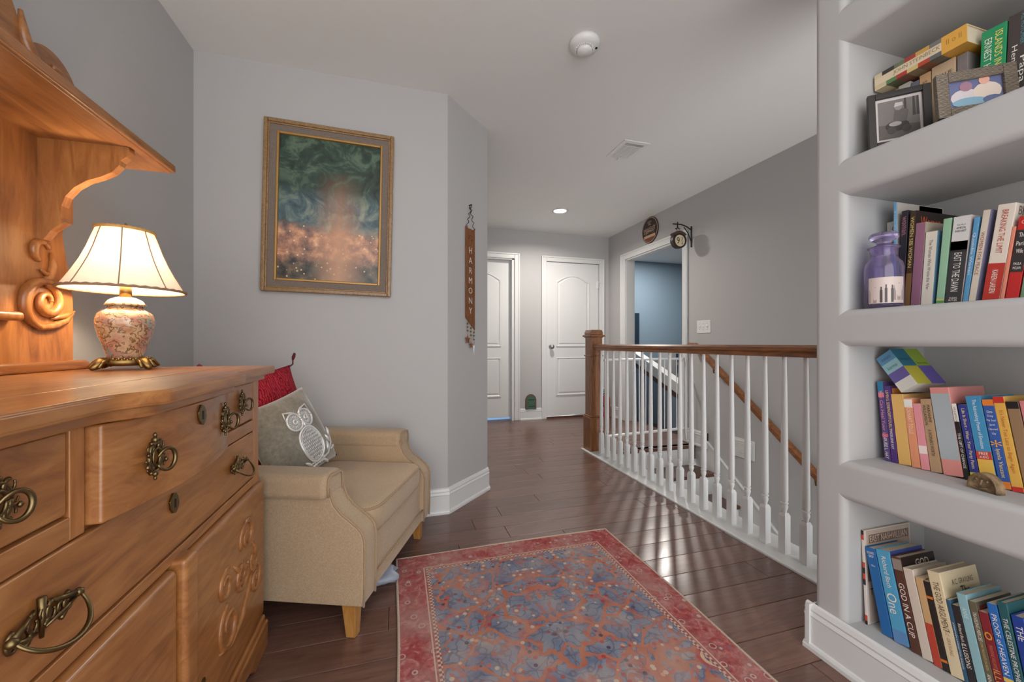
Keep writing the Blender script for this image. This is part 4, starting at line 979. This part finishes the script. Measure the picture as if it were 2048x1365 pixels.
# =====================================================  BOOKS AND KEEPSAKES IN THE NICHES
PG = paint('page_block', srgb(214, 200, 176), .8, .3, 500)
CREAM = (222, 210, 188)
ORD = {}
def book(shelf, Xs, zs, yf, th, hgt, lean, c, label, texts=(), bands=(), depth=.14, cover=(), name='book', hard=False):
    e = bpy.data.objects.new(name, None); col.objects.link(e)
    th = max(.006, th-.0006)
    z = zs+.0006+(th*math.sin(R(lean)) if lean > 0 else 0)
    e.matrix_basis = Matrix.Translation((Xs, yf, z)) @ Matrix.Rotation(R(lean), 4, 'X')
    e.empty_display_size = .03
    tag(e, label, 'book', 'books on the '+shelf)
    m = F(*c); bt = .0025 if hard else .0012; ov = .003 if hard else 0
    bm = B(); box(bm, 0, bt, -th, 0, 0, hgt); box(bm, bt, depth, -th, -th+bt, 0, hgt); box(bm, bt, depth, -bt, 0, 0, hgt)
    cv = obj('cover', bm, m, e, keep=False, bevel=.0009, seg=1)
    obj('pages', bx(bt, depth-ov, -th+bt, -bt, ov, hgt-ov), PG, e, keep=False)
    for z0, z1, cc in bands: obj('band', bx(-.0003, .0006, -th+.0002, -.0002, z0*hgt, z1*hgt), F(*cc), cv, keep=False)
    for t in texts:      # (body, z centre fraction, length fraction, height fraction of the spine width, colour[, horizontal, y offset fraction])
        body, zc, ln, hh, cc = t[:5]; hor = len(t) > 5 and t[5]; yo = t[6] if len(t) > 6 else 0
        if hor: fit(body, hh*th, ln*hgt, frame((-.0007, -th/2+yo*th, zc*hgt), (0, -1, 0), (0, 0, 1)), F(*cc), cv, keep=False)
        else: fit(body, ln*hgt, hh*th, frame((-.0007, -th/2+yo*th, zc*hgt), (0, 0, -1), (0, -1, 0)), F(*cc), cv, keep=False)
    for t in cover:      # printed on the front cover, which faces the viewer's side: (body, x centre, z fraction, width, height, colour) or box
        if t[0] == '#': obj('cover_print', bx(t[1], t[2], -th-.0004, -th, t[3]*hgt, t[4]*hgt), F(*t[5]), cv, keep=False)
        else: fit(t[0], t[3], t[4], frame((t[1], -th-.0006, t[2]*hgt), (1, 0, 0), (0, 0, 1)), F(*t[5]), cv, keep=False)
    return e
W, K = (236, 232, 224), (34, 32, 34)
# ---- middle shelf (niche 4)
S4 = 'lower middle shelf'
def b4(*a, **k): return book(S4, 1.41, .631, *a, **k)
b4(.8322, .0158, .237, -5.0, (84, 66, 120), 'slim purple and blue paperback upright against the niche end', [('You Can Heal Your Life', .58, .62, .5, (226, 150, 170)), ('LOUISE L. HAY', .17, .28, .55, W)], [(.86, 1, (40, 120, 160)), (.80, .86, (222, 120, 140)), (.30, .34, (206, 96, 120))])
b4(.8150, .0158, .225, -5.3, (78, 48, 118), 'violet paperback with yellow lettering beside the upright purple one', [('LIVING SERENDIPITOUSLY', .68, .52, .5, (230, 200, 120)), ('MADELEINE KAY', .30, .25, .4, W)], cover=[('#', .01, .10, .80, .97, (206, 130, 50))])
b4(.7974, .0295, .203, -5.6, (222, 176, 104), 'thick yellow paperback with faded lettering next to the violet one', ())
b4(.7665, .0196, .196, -6.0, (226, 150, 112), 'orange and coral paperback with white publisher square', [('ECKHART TOLLE', .68, .40, .5, (240, 214, 190))], [(.86, .98, W)])
b4(.7452, .0190, .183, -6.4, (228, 150, 158), 'plain pink paperback with a small white label', (), [(.24, .36, (240, 220, 214))])
b4(.7247, .0230, .198, -6.9, (182, 150, 116), 'tan paperback with black lettering and a pinkish cover', [('MARIANNE', .80, .24, .3, K, False, -.2), ('WILLIAMSON', .78, .28, .3, K, False, .2), ("A WOMAN'S WORTH", .40, .36, .36, K)], cover=[('#', .005, .13, .02, .98, (206, 160, 158))])
b4(.6987, .0395, .233, -7.3, (222, 146, 140), 'large pink cloth hardback with a silver-blue title panel', (), [(.18, .93, (170, 178, 182))], depth=.15, hard=True)
b4(.6573, .0100, .195, -7.6, (38, 36, 38), 'black and white slim paperback leaning on the large pink hardback', [('THE GIFT OF CHANGE', .38, .46, .55, W), ('WILLIAMSON', .86, .2, .5, (90, 84, 80))], [(.76, 1, W)])
b4(.6447, .0170, .194, -7.9, (52, 60, 140), 'royal blue paperback with yellow title and lime foot', [('Life Is Short - Wear Your Party Pants', .56, .78, .5, (236, 222, 150))], [(0, .12, (196, 200, 70))])
b4(.6258, .0280, .219, -8.2, (70, 146, 190), 'sky blue paperback with a red sticker and yellow lower spine', [('The Astonishing Power of Emotions', .68, .56, .34, (226, 236, 240)), ('FREE', .345, .03, .6, W, True), ('AUDIO', .305, .025, .6, W, True)], [(0, .28, (226, 184, 84)), (.28, .37, (196, 70, 58))])
b4(.5950, .0200, .214, -8.5, (56, 92, 166), 'medium blue paperback with an orange sunburst on its spine', [('One', .86, .03, .5, W, True), ('Day', .81, .03, .5, W, True), ('My Soul', .76, .03, .8, W, True), ('Just', .71, .03, .5, W, True), ('Opened', .66, .03, .8, W, True), ('Up', .61, .03, .35, W, True), ('Iyanla Vanzant', .28, .32, .5, (240, 214, 120)), ('*', .50, .08, 1.0, (240, 170, 70), True)], [(.93, 1, (230, 130, 50)), (0, .08, (230, 130, 50))])
b4(.5746, .0190, .224, -8.6, (226, 176, 84), 'yellow paperback with red top band and orange title', [("It's Never Too Late to Begin Again", .52, .66, .5, (190, 110, 50))], [(.93, 1, (200, 56, 46)), (0, .05, (200, 56, 46))])
b4(.5535, .0200, .215, -8.6, (150, 120, 90), 'brown pictorial paperback with a black top band', (), [(.92, 1, K)])
b4(.5315, .0240, .220, -8.6, (214, 130, 136), 'rose pink paperback past the brown pictorial one')
b4(.5055, .0300, .230, -8.6, (96, 128, 110), 'sage green hardback at the camera end of the lower middle shelf', hard=True)
# little card box tipped on top of the books
kb = bpy.data.objects.new('card_box', None); col.objects.link(kb)
kb.matrix_basis = Matrix.Translation((1.402, .786, .842)) @ Matrix.Rotation(R(-8), 4, 'Z') @ Matrix.Rotation(R(-37), 4, 'X')
tag(kb, 'small multicoloured checked card box tipped on top of the books', 'box')
obj('body', bx(0, .095, -.050, 0, 0, .118), F(206, 206, 200), kb, keep=False, bevel=.001, seg=1)
for i, (z0, z1, cc, cc2) in enumerate(((.0, .03, (222, 220, 212), (176, 168, 60)), (.03, .06, (104, 92, 160), (176, 168, 60)), (.06, .09, (150, 196, 204), (44, 106, 130)), (.09, .118, (96, 150, 186), (44, 106, 130)))):
    obj('spine_square', bx(-.0006, 0, -.050, 0, z0, z1), F(*cc), kb, keep=False)
    if i % 2 == 0: obj('side_square', bx(0, .0475, -.0506, -.050, z0, z0+.06), F(*cc2), kb, keep=False); obj('side_square', bx(.0475, .095, -.0506, -.050, z0, z0+.06), F(*((96, 84, 158) if i == 0 else (138, 164, 62))), kb, keep=False)
fit('instant', .030, .010, frame((-.0008, -.025, .104), (0, -1, 0), (0, 0, 1)), F(60, 90, 120), kb, keep=False); fit('karma', .030, .010, frame((-.0008, -.025, .074), (0, -1, 0), (0, 0, 1)), F(80, 110, 120), kb, keep=False)
fit('instant', .038, .009, frame((.024, -.0508, .085), (1, 0, 0), (0, 0, 1)), F(26, 60, 80), kb, keep=False); fit('karma', .034, .009, frame((.071, -.0508, .070), (1, 0, 0), (0, 0, 1)), F(60, 80, 30), kb, keep=False)
# carved stone
stn = mat('carved_soapstone', srgb(150, 124, 92), .7); v = coords(stn); L(stn, ramp(stn, noise(stn, v, 45, 5, .6).outputs[0], [(.35, srgb(96, 76, 54)), (.6, srgb(160, 134, 100)), (.75, srgb(186, 164, 130))]).outputs[0], bsdf(stn).inputs['Base Color'])
bm = B(); n = 22; fr_ = []; 
for q, dx in ((0, -.009), (1, -.013), (2, .010), (3, .014)):
    k = 1 if q in (1, 2) else .86
    fr_.append([bm.verts.new((dx, .029*k*math.cos(math.pi*i/n), .002+.042*k*math.sin(math.pi*i/n)**.8)) for i in range(n+1)])
for a, b in ((0, 1), (1, 2), (2, 3)):
    for i in range(n): bm.faces.new((fr_[a][i], fr_[a][i+1], fr_[b][i+1], fr_[b][i]))
bm.faces.new(fr_[0]); bm.faces.new(fr_[3][::-1]); bm.faces.new([r[0] for r in fr_][::-1]); bm.faces.new([r[-1] for r in fr_])
for y_, z_, r in ((-.012, .026, .003), (.010, .027, .003)): lathe(bm, [(.001, -r), (r, 0), (.001, r)], 8, (-.0128, y_, z_))
tube(bm, [(-.0135, -.002, .028), (-.014, 0, .018), (-.0135, .003, .014)], .002, 6); tube(bm, [(-.013, -.012, .010), (-.0135, 0, .007), (-.013, .012, .010)], .0016, 6)
for v_ in bm.verts: v_.co += Vector((rb.uniform(-1, 1), rb.uniform(-1, 1), rb.uniform(0, 1)))*.0006
so = obj('stone_carving', bm, stn, smooth=True); so.location = (1.352, .593, .6301); so.rotation_euler = (0, 0, R(-14))
tag(so, 'brown half-round carved stone in front of the blue books', 'ornament')
# ---- bottom shelf (niche 5)
S5 = 'bottom shelf'
def b5(*a, **k): return book(S5, 1.355, .138, *a, **k)
b5(.8495, .0075, .278, -2.4, (214, 204, 196), 'tall magazine with red and black checked spine standing at the niche end', (), [(.955, 1, K), (.90, .955, (196, 70, 52)), (.60, .66, (196, 70, 52)), (.54, .60, K), (.48, .54, (196, 70, 52)), (.42, .48, K), (.04, .10, (196, 70, 52)), (0, .04, K)], depth=.205, name='magazine',
   cover=[('#', .01, .20, .02, .99, (196, 176, 160)), ('#', .02, .195, .855, .945, (60, 40, 36)), ('EAST NASHVILLIAN', .107, .90, .165, .020, (226, 196, 176)), ('#', .01, .2, .45, .62, (176, 120, 60)), ('To', .03, .34, .03, .02, K)])
b5(.8065, .0268, .237, -10.8, (36, 104, 168), 'bright blue hardback leaning on the magazine', [('RICHARD', .94, .03, .7, W, True), ('BACH', .90, .03, .45, W, True), ('The', .79, .022, .4, W, True)], hard=True)
b5(.7764, .0342, .245, -11.0, (84, 164, 204), 'pale sky blue hardback with white script title', [('Richard Bach', .76, .34, .34, W), ('One', .42, .22, .7, W)], [(0, .14, (96, 140, 190))], hard=True, cover=[('#', .004, .14, .0, 1, (62, 74, 140))])
b5(.7377, .0218, .243, -11.2, (92, 56, 44), 'chocolate brown hardback with big white lettering', [('GOD IN A CUP', .44, .56, .62, W)], [(.86, .98, (150, 136, 128))], hard=True, cover=[('#', .003, .14, 0, 1, (44, 32, 30)), ('GOD', .085, .92, .055, .018, W)])
b5(.7140, .0228, .225, -11.2, (214, 200, 186), 'off-white hardback with faint grey title beside the brown one', (), hard=True)
b5(.6896, .0165, .213, -11.0, (206, 168, 120), 'slim paperback, tan above and red below', (), [(0, .48, (188, 70, 54))])
b5(.6725, .0140, .213, -11.0, (44, 38, 36), 'slim black paperback with orange stripes', (), [(.80, .83, (220, 120, 40)), (.10, .13, (220, 120, 40))])
b5(.6571, .0258, .247, -11.2, (222, 204, 168), 'cream hardback with brown capitals and title on its cover', [('THE GOD ARGUMENT', .66, .48, .5, (96, 72, 52)), ('A.C. GRAYLING', .32, .24, .28, (170, 130, 100))], hard=True, depth=.15,
   cover=[('A.C. GRAYLING', .082, .885, .085, .013, (80, 66, 50)), ('The', .085, .79, .036, .022, (50, 40, 32))])
b5(.6312, .0086, .191, -10.8, (52, 92, 122), 'thin dusky blue paperback beside the cream hardback', [('JONATHAN LIVINGSTON SEAGULL', .45, .56, .5, W)])
b5(.6222, .0152, .185, -10.8, (48, 44, 46), 'charcoal paperback with white italic lettering', [('Richard Bach', .66, .22, .4, W), ('ILLUSIONS', .38, .3, .6, W)], cover=[('#', .002, .13, .94, .99, (190, 150, 110))])
b5(.6057, .0188, .221, -11.0, (144, 186, 194), 'duck-egg blue hardback rising above its neighbours', [('ANNE', .80, .11, .45, (214, 232, 234))], hard=True)
b5(.5864, .0142, .214, -10.6, (104, 96, 76), 'olive brown paperback with white capitals', [('TRAVELING MERCIES', .74, .3, .5, W), ('SOME THOUGHTS ON FAITH', .44, .28, .35, (214, 190, 120)), ('ANNE LAMOTT', .14, .24, .5, W)], cover=[('#', .01, .13, .80, .96, (120, 52, 44))])
b5(.5717, .0168, .200, -10.4, (134, 40, 50), 'dark red paperback with a gold disc on its spine', [('o', .74, .09, .8, (216, 160, 60), True), ('MARIANNE WILLIAMSON', .50, .28, .4, (200, 120, 90)), ('ILLUMIN', .2, .36, .7, (220, 160, 90))])
b5(.5544, .0170, .229, -10.0, (44, 110, 186), 'vivid blue paperback with white small capitals', [('PROOF of HEAVEN', .62, .56, .55, W), ('EBEN ALEXANDER', .16, .22, .35, (200, 220, 240))], [(.27, .31, (226, 190, 90))])
b5(.5370, .0165, .243, -9.6, (40, 92, 98), 'dark teal hardback with white title', [('THE CELESTINE PROPHECY', .55, .62, .5, W)], hard=True)
b5(.5185, .0200, .225, -9.4, (34, 66, 150), 'deep blue hardback past the teal one', [('THE', .84, .14, .55, W)], hard=True)
b5(.4965, .0300, .215, -9.2, (176, 150, 120), 'beige hardback at the camera end of the bottom shelf', hard=True)
# ---- upper middle shelf (niche 3)
S3 = 'upper middle shelf'
def b3(yf, th, hgt, *a, **k): return book(S3, 1.41, 1.0856, yf*1.029, th*1.029, (hgt+.1006)*1.029-.1006, *a, **k)
book(S3, 1.455, 1.0856, .853, .0396, .272, 0, (206, 200, 188), 'white book with black serif title standing behind the purple jar', [('Our W', .84, .2, .34, K)], depth=.14)
b3(.7873, .0070, .303, 0, (110, 164, 204), 'tall thin pale blue book', [('The Story', .78, .3, .6, (190, 214, 230))], depth=.21, cover=[('#', .003, .21, 0, 1, (196, 190, 182)), ('#', .10, .205, .8, .995, (44, 34, 34))])
b3(.7796, .0150, .272, 2.4, (40, 36, 48), 'near-black paperback with mauve title', [('woman.', .84, .2, .6, (168, 110, 130)), ])
b3(.7633, .0136, .265, 3.2, (70, 52, 36), 'brown photographic paperback with orange title on its cover', [('WOMEN SEE WOMAN', .68, .52, .6, (222, 196, 130))], [(0, .36, (128, 96, 60))], depth=.20, cover=[('#', .0, .2, 0, 1, (40, 28, 26)), ('Women See', .085, .90, .13, .026, (206, 84, 40)), ('#', .01, .19, .05, .78, (120, 90, 60))])
b3(.7492, .0215, .228, 3.2, (150, 104, 126), 'mauve hardback with silver lettering', (), hard=True, cover=[('#', .0, .14, .55, 1, (176, 162, 146))])
b3(.7262, .0245, .197, 3.4, (196, 214, 222), 'white-spined paperback edged with blue photographs', [('The Women Who Wrote the War', .56, .66, .3, (70, 70, 74))], [(0, 1, (222, 214, 200))], cover=[('#', .0, .14, 0, 1, (92, 132, 160))])
b3(.6949, .0158, .223, 4.2, (150, 192, 160), 'pale green paperback with a yellow foot stripe', (), [(0, .06, (92, 150, 96)), (.06, .075, (226, 200, 90))])
b3(.6779, .0324, .220, 5.0, (60, 60, 62), 'thick biography with white top, dark portrait and bold white title', [('The Life of', .905, .018, .5, (90, 90, 90), True), ('AMELIA', .87, .025, .55, K, True), ('EARHART', .835, .025, .65, K, True), ('EAST TO THE DAWN', .37, .44, .44, W), ('SUSAN', .075, .02, .45, W, True), ('BUTLER', .05, .02, .5, W, True)], [(.62, 1, (214, 212, 210)), (.60, .72, (42, 42, 46))], cover=[('#', 0, .14, 0, 1, (206, 186, 184))])
b3(.6437, .0098, .211, 6.0, (92, 154, 196), 'slim sky blue paperback with white title', [('Quotable Women', .58, .48, .6, W)])
b3(.6331, .0132, .223, 7.0, (214, 202, 186), 'cream-spined paperback with a lilac photo cover', [('WOMEN FOR PEACE', .54, .46, .5, (150, 92, 76))], cover=[('#', 0, .14, 0, 1, (128, 126, 156)), ('#', .04, .12, .1, .5, (176, 176, 196))])
b3(.6089, .0294, .226, 7.0, (224, 212, 198), 'thick hardback, cream above and red below', [('BREAKING THE LIMIT', .72, .44, .36, (186, 76, 60)), ('KAREN LARSEN', .21, .24, .34, W)], [(0, .40, (186, 58, 48))], hard=True, cover=[('BR', .03, .93, .03, .02, (120, 90, 80))])
b3(.5790, .0050, .170, 6.8, (226, 140, 116), 'very thin salmon booklet between the hardback and the red book')
b3(.5705, .0205, .189, 6.8, (196, 44, 44), 'red paperback with a charcoal title panel', [('The', .78, .05, .5, W, True), ('Paris', .68, .05, .7, W, True), ('Wife', .59, .05, .55, W, True), ('PAULA', .44, .03, .6, W, True), ('MCLAIN', .39, .03, .6, W, True), ('o', .93, .05, .5, (230, 160, 140), True)], [(.34, .84, (54, 50, 52))])
b3(.5475, .0200, .205, 6.8, (120, 150, 120), 'moss green paperback past the red one')
b3(.5255, .0260, .225, 6.8, (70, 76, 96), 'slate hardback at the camera end of the upper middle shelf', hard=True)
# purple apothecary jar
jx, jy, jz = 1.346, .797, 1.0856
ja = empty('glass_jar', (jx, jy, jz)); tag(ja, 'purple glass apothecary jar with stopper and an old photograph inside', 'jar')
gl = mat('violet_glass', (.66, .58, .86), .04, spec=.5, **{'Transmission Weight': .92, 'IOR': 1.45})
bm = B(); lathe(bm, [(.001, .001), (.040, .001), (.0435, .006), (.0435, .115), (.040, .13), (.031, .142), (.029, .15), (.031, .168), (.036, .172), (.036, .176), (.029, .176), (.0265, .168), (.0265, .148), (.038, .126), (.041, .114), (.041, .008), (.001, .004)], 40, (jx, jy, jz)); obj('body', bm, gl, ja, smooth=True)
bm = B(); lathe(bm, [(.001, .155), (.024, .156), (.026, .178), (.016, .184), (.016, .19), (.030, .197), (.034, .206), (.030, .215), (.001, .219)], 32, (jx, jy, jz)); obj('stopper', bm, gl, ja, smooth=True)
bm = B(); ph = []
for i in range(17):
    a = R(165+110*i/16); ph.append((jx+.0443*math.cos(a), jy+.0443*math.sin(a)))
for zz in (jz+.012, jz+.085): ph_ = [bm.verts.new((x, y, zz)) for x, y in ph]; bm.verts.ensure_lookup_table()
vs__ = list(bm.verts); 
for i in range(16): bm.faces.new((vs__[i], vs__[i+1], vs__[17+i+1], vs__[17+i]))
pho = obj('photograph', bm, F(206, 190, 184), ja, smooth=True)
def onj(a, z, r=.0447): return (jx+r*math.cos(R(a)), jy+r*math.sin(R(a)), jz+z)
bm = B()
for a0, a1, z0, z1 in ((168, 205, .014, .05), (238, 272, .02, .06)):
    q = [bm.verts.new(onj(a, z)) for a, z in ((a0, z0), ((a0+a1)/2, z0), (a1, z0), (a1, z1), ((a0+a1)/2, z1+.008), (a0, z1))]; bm.faces.new(q)
obj('house_print', bm, F(160, 142, 140), pho)
bm = B()
for a, hgt_ in ((204, .044), (217, .05), (234, .048)):
    for aa, w_2, z0, z1 in ((a, 3.4, .014, .014+hgt_*.8), (a, 1.8, .014+hgt_*.8, .014+hgt_)):
        q = [bm.verts.new(onj(aa+k*w_2, z, .0449)) for k, z in ((-1, z0), (1, z0), (1, z1), (-1, z1))]; bm.faces.new(q)
obj('figures_print', bm, F(70, 62, 66), pho)
# ---- top visible shelf (niche 2)
S2 = 'top shelf'
def b2(*a, **k): return book(S2, 1.44, 1.5435, *a, **k)
b2(.8560, .0400, .205, 0, (206, 184, 152), 'tan jacketed book with red script behind the black frame', [('Mary Welsh', .90, .03, .8, (170, 60, 44), True), ('Hemingway', .85, .03, .8, (170, 60, 44), True)], hard=True)
b2(.8155, .0290, .209, 0, (196, 190, 184), 'white glossy book beside the tan jacketed one')
b2(.7855, .0190, .200, 0, (112, 112, 128), 'grey-blue glossy book behind the black frame')
b2(.7655, .0250, .208, 0, (206, 166, 124), 'peach jacketed book behind the frames', [('STEIN', .8, .2, .4, (110, 84, 64))])
b2(.7390, .0500, .213, 0, (198, 172, 142), 'wide tan book in a creased clear jacket', [('VALUE', .84, .05, .75, (76, 66, 60), True), ('ROBERT', .62, .035, .6, (84, 72, 62), True)], hard=True)
b2(.6860, .0210, .210, 0, (128, 120, 118), 'silver-grey glossy book next to the green one')
b2(.6480, .0450, .236, 2, (40, 150, 98), 'emerald green jacketed novel with yellow and white capitals', [('ISLANDS IN THE STREAM', .55, .78, .3, (236, 222, 120), False, -.22), ('ERNEST HEMINGWAY', .55, .7, .3, W, False, .2)], hard=True)
b2(.6010, .0370, .240, 2, (72, 64, 62), 'dark shiny biography with large white script title', [('Papa', .42, .26, .36, W, False, -.2), ('Hemingway', .45, .46, .34, W, False, .2), ('A.E. HOTCHNER', .82, .3, .24, (90, 150, 160), False, -.2)], hard=True)
b2(.5620, .0290, .262, 2, (196, 168, 132), 'tan book with a pink top beyond the dark shiny biography', (), [(.9, 1, (214, 170, 170))])
b2(.5310, .0290, .240, 2, (140, 110, 84), 'brown book past the tan one on the top shelf')
# novel lying flat along the tops
hb_ = bpy.data.objects.new('book', None); col.objects.link(hb_); hb_.matrix_basis = Matrix.Translation((1.405, .855, 1.7578)) @ Matrix.Rotation(R(-1.0), 4, 'X')
tag(hb_, 'thick colour-blocked novel lying flat across the tops of the upright books', 'book', 'books on the '+S2)
LW = .205
bm = B(); box(bm, 0, .003, -LW, 0, 0, .046); box(bm, .003, .145, -LW, 0, 0, .0025); box(bm, .003, .145, -LW, 0, .0435, .046); hc = obj('cover', bm, F(214, 196, 160), hb_, keep=False)
obj('pages', bx(.003, .141, -LW+.003, -.003, .0025, .0435), PG, hb_, keep=False)
for y0, y1, z0, z1, cc in ((.0, .155, .012, .034, (222, 206, 174)), (.155, LW, 0, .046, (226, 170, 74)), (.03, .055, 0, .012, (96, 130, 84)), (.055, .08, 0, .012, (178, 62, 52)), (.08, .105, 0, .012, (214, 186, 130)), (.105, .13, 0, .012, (186, 74, 52)), (.13, .155, 0, .012, (104, 106, 108)), (.02, .05, .034, .046, (60, 56, 52)), (.05, .075, .034, .046, (110, 120, 90)), (.075, .10, .034, .046, (168, 66, 54)), (.10, .13, .034, .046, (206, 160, 84)), (.13, .155, .034, .046, (120, 120, 118))):
    obj('colour_block', bx(-.0006, 0, -y1, -y0, z0, z1), F(*cc), hc, keep=False)
    if z0 < .03 and y0 < .2: obj('colour_block', bx(0, .145, -y1, -y0, -.0004, .0), F(*cc), hc, keep=False)
fit('JOHN STEINBECK', .105, .014, frame((-.0008, -.10, .023), (0, -1, 0), (0, 0, 1)), F(130, 104, 82), hc, keep=False)
fit('II o II', .03, .014, frame((-.0008, -.18, .026), (0, -1, 0), (0, 0, 1)), F(170, 126, 60), hc, keep=False)
# photo frames
def pframe(name, loc, az, w, h_, bw, cF, label, tilt=8):
    e = bpy.data.objects.new(name, None); col.objects.link(e)
    e.matrix_basis = Matrix.Translation(loc) @ Matrix.Rotation(R(az), 4, 'Z') @ Matrix.Rotation(R(-tilt), 4, 'X')
    tag(e, label, 'photo frame')
    bm = B(); box(bm, -w/2, -w/2+bw, -.014, 0, 0, h_); box(bm, w/2-bw, w/2, -.014, 0, 0, h_); box(bm, -w/2+bw, w/2-bw, -.014, 0, 0, bw); box(bm, -w/2+bw, w/2-bw, -.014, 0, h_-bw, h_)
    obj('frame', bm, cF, e, keep=False, bevel=.001, seg=1); obj('backing', bx(-w/2+.004, w/2-.004, -.001, .003, .004, h_-.004), M['dark'], e, keep=False)
    return e
def poly(e, nm, pts, y, c):
    bm = B(); prism(bm, pts, 'y', y-.0003, y); return obj(nm, bm, F(*c), e, keep=False)
def disc(cx, cz, rx, rz, n=14): return [(cx+rx*math.cos(2*math.pi*i/n), cz+rz*math.sin(2*math.pi*i/n)) for i in range(n)]
fa = pframe('photo_frame', (1.372, .775, 1.5442), -44, .135, .168, .017, F(44, 40, 38), 'black photo frame holding a grey print of a rider on a motorcycle', 7)
obj('mat_board', bx(-.052, .052, -.006, -.004, .016, .152), F(206, 198, 194), fa, keep=False)
obj('photo', bx(-.044, .044, -.0068, -.006, .026, .142), F(120, 114, 110), fa, keep=False)
poly(fa, 'photo_print', [(-.044, .026), (.044, .026), (.044, .06), (-.044, .07)], -.0069, (92, 86, 82)); 
for x in (.012, .03, .038): poly(fa, 'photo_print', [(x, .085), (x+.006, .085), (x+.005, .142), (x+.001, .142)], -.0070, (62, 58, 56))
poly(fa, 'photo_print', disc(-.004, .062, .026, .016), -.0072, (50, 46, 46)); poly(fa, 'photo_print', disc(-.016, .05, .010, .011), -.0074, (70, 66, 64)); poly(fa, 'photo_print', disc(.016, .05, .010, .011), -.0074, (66, 62, 60)); poly(fa, 'photo_print', disc(-.008, .068, .014, .007), -.0076, (170, 164, 160))
poly(fa, 'photo_print', [(-.012, .072), (.016, .072), (.022, .104), (.008, .112), (-.008, .108)], -.0075, (98, 92, 90)); poly(fa, 'photo_print', disc(.0, .119, .009, .011), -.0077, (150, 142, 136)); poly(fa, 'photo_print', [(-.010, .119), (.010, .121), (.009, .131), (-.006, .132)], -.0079, (196, 190, 186))
wvf = mat('woven_pewter', srgb(112, 100, 88), .45, .3); wt = N(wvf, 'ShaderNodeTexWave', bands_direction='Z'); wt.inputs['Scale'].default_value = 95; wt.inputs['Distortion'].default_value = 3; wt.inputs['Detail Scale'].default_value = 2; L(wvf, coords(wvf), wt.inputs[0]); L(wvf, ramp(wvf, wt.outputs[0], [(.3, srgb(74, 66, 58)), (.7, srgb(150, 136, 120))]).outputs[0], bsdf(wvf).inputs['Base Color']); bump(wvf, wt.outputs[0], .6, .002)
fb = pframe('photo_frame', (1.366, .618, 1.5442), -37, .148, .118, .024, wvf, 'textured pewter photo frame with a colour snapshot of a couple', 7)
obj('photo', bx(-.052, .052, -.006, -.004, .022, .096), F(92, 98, 136), fb, keep=False)
poly(fb, 'photo_print', disc(-.018, .050, .028, .022), -.0064, (196, 186, 188)); poly(fb, 'photo_print', disc(-.016, .078, .012, .013), -.0068, (150, 110, 128)); poly(fb, 'photo_print', disc(.022, .058, .026, .024), -.0066, (206, 190, 176)); poly(fb, 'photo_print', disc(.018, .088, .010, .011), -.0070, (214, 160, 140))
poly(fb, 'photo_print', disc(-.012, .036, .032, .012), -.0072, (120, 156, 176)); poly(fb, 'photo_print', disc(.030, .036, .018, .010), -.0074, (84, 96, 130))
# something on the shelf above, only its foot in view
bm = B(); lathe(bm, [(.03, 0), (.032, .006), (.022, .02), (.03, .05), (.02, .09), (.001, .10)], 20, (1.345, .80, 2.0056)); tag(obj('dark_figurine', bm, F(58, 44, 46), smooth=True), 'dark little figurine on the highest shelf', 'figurine')
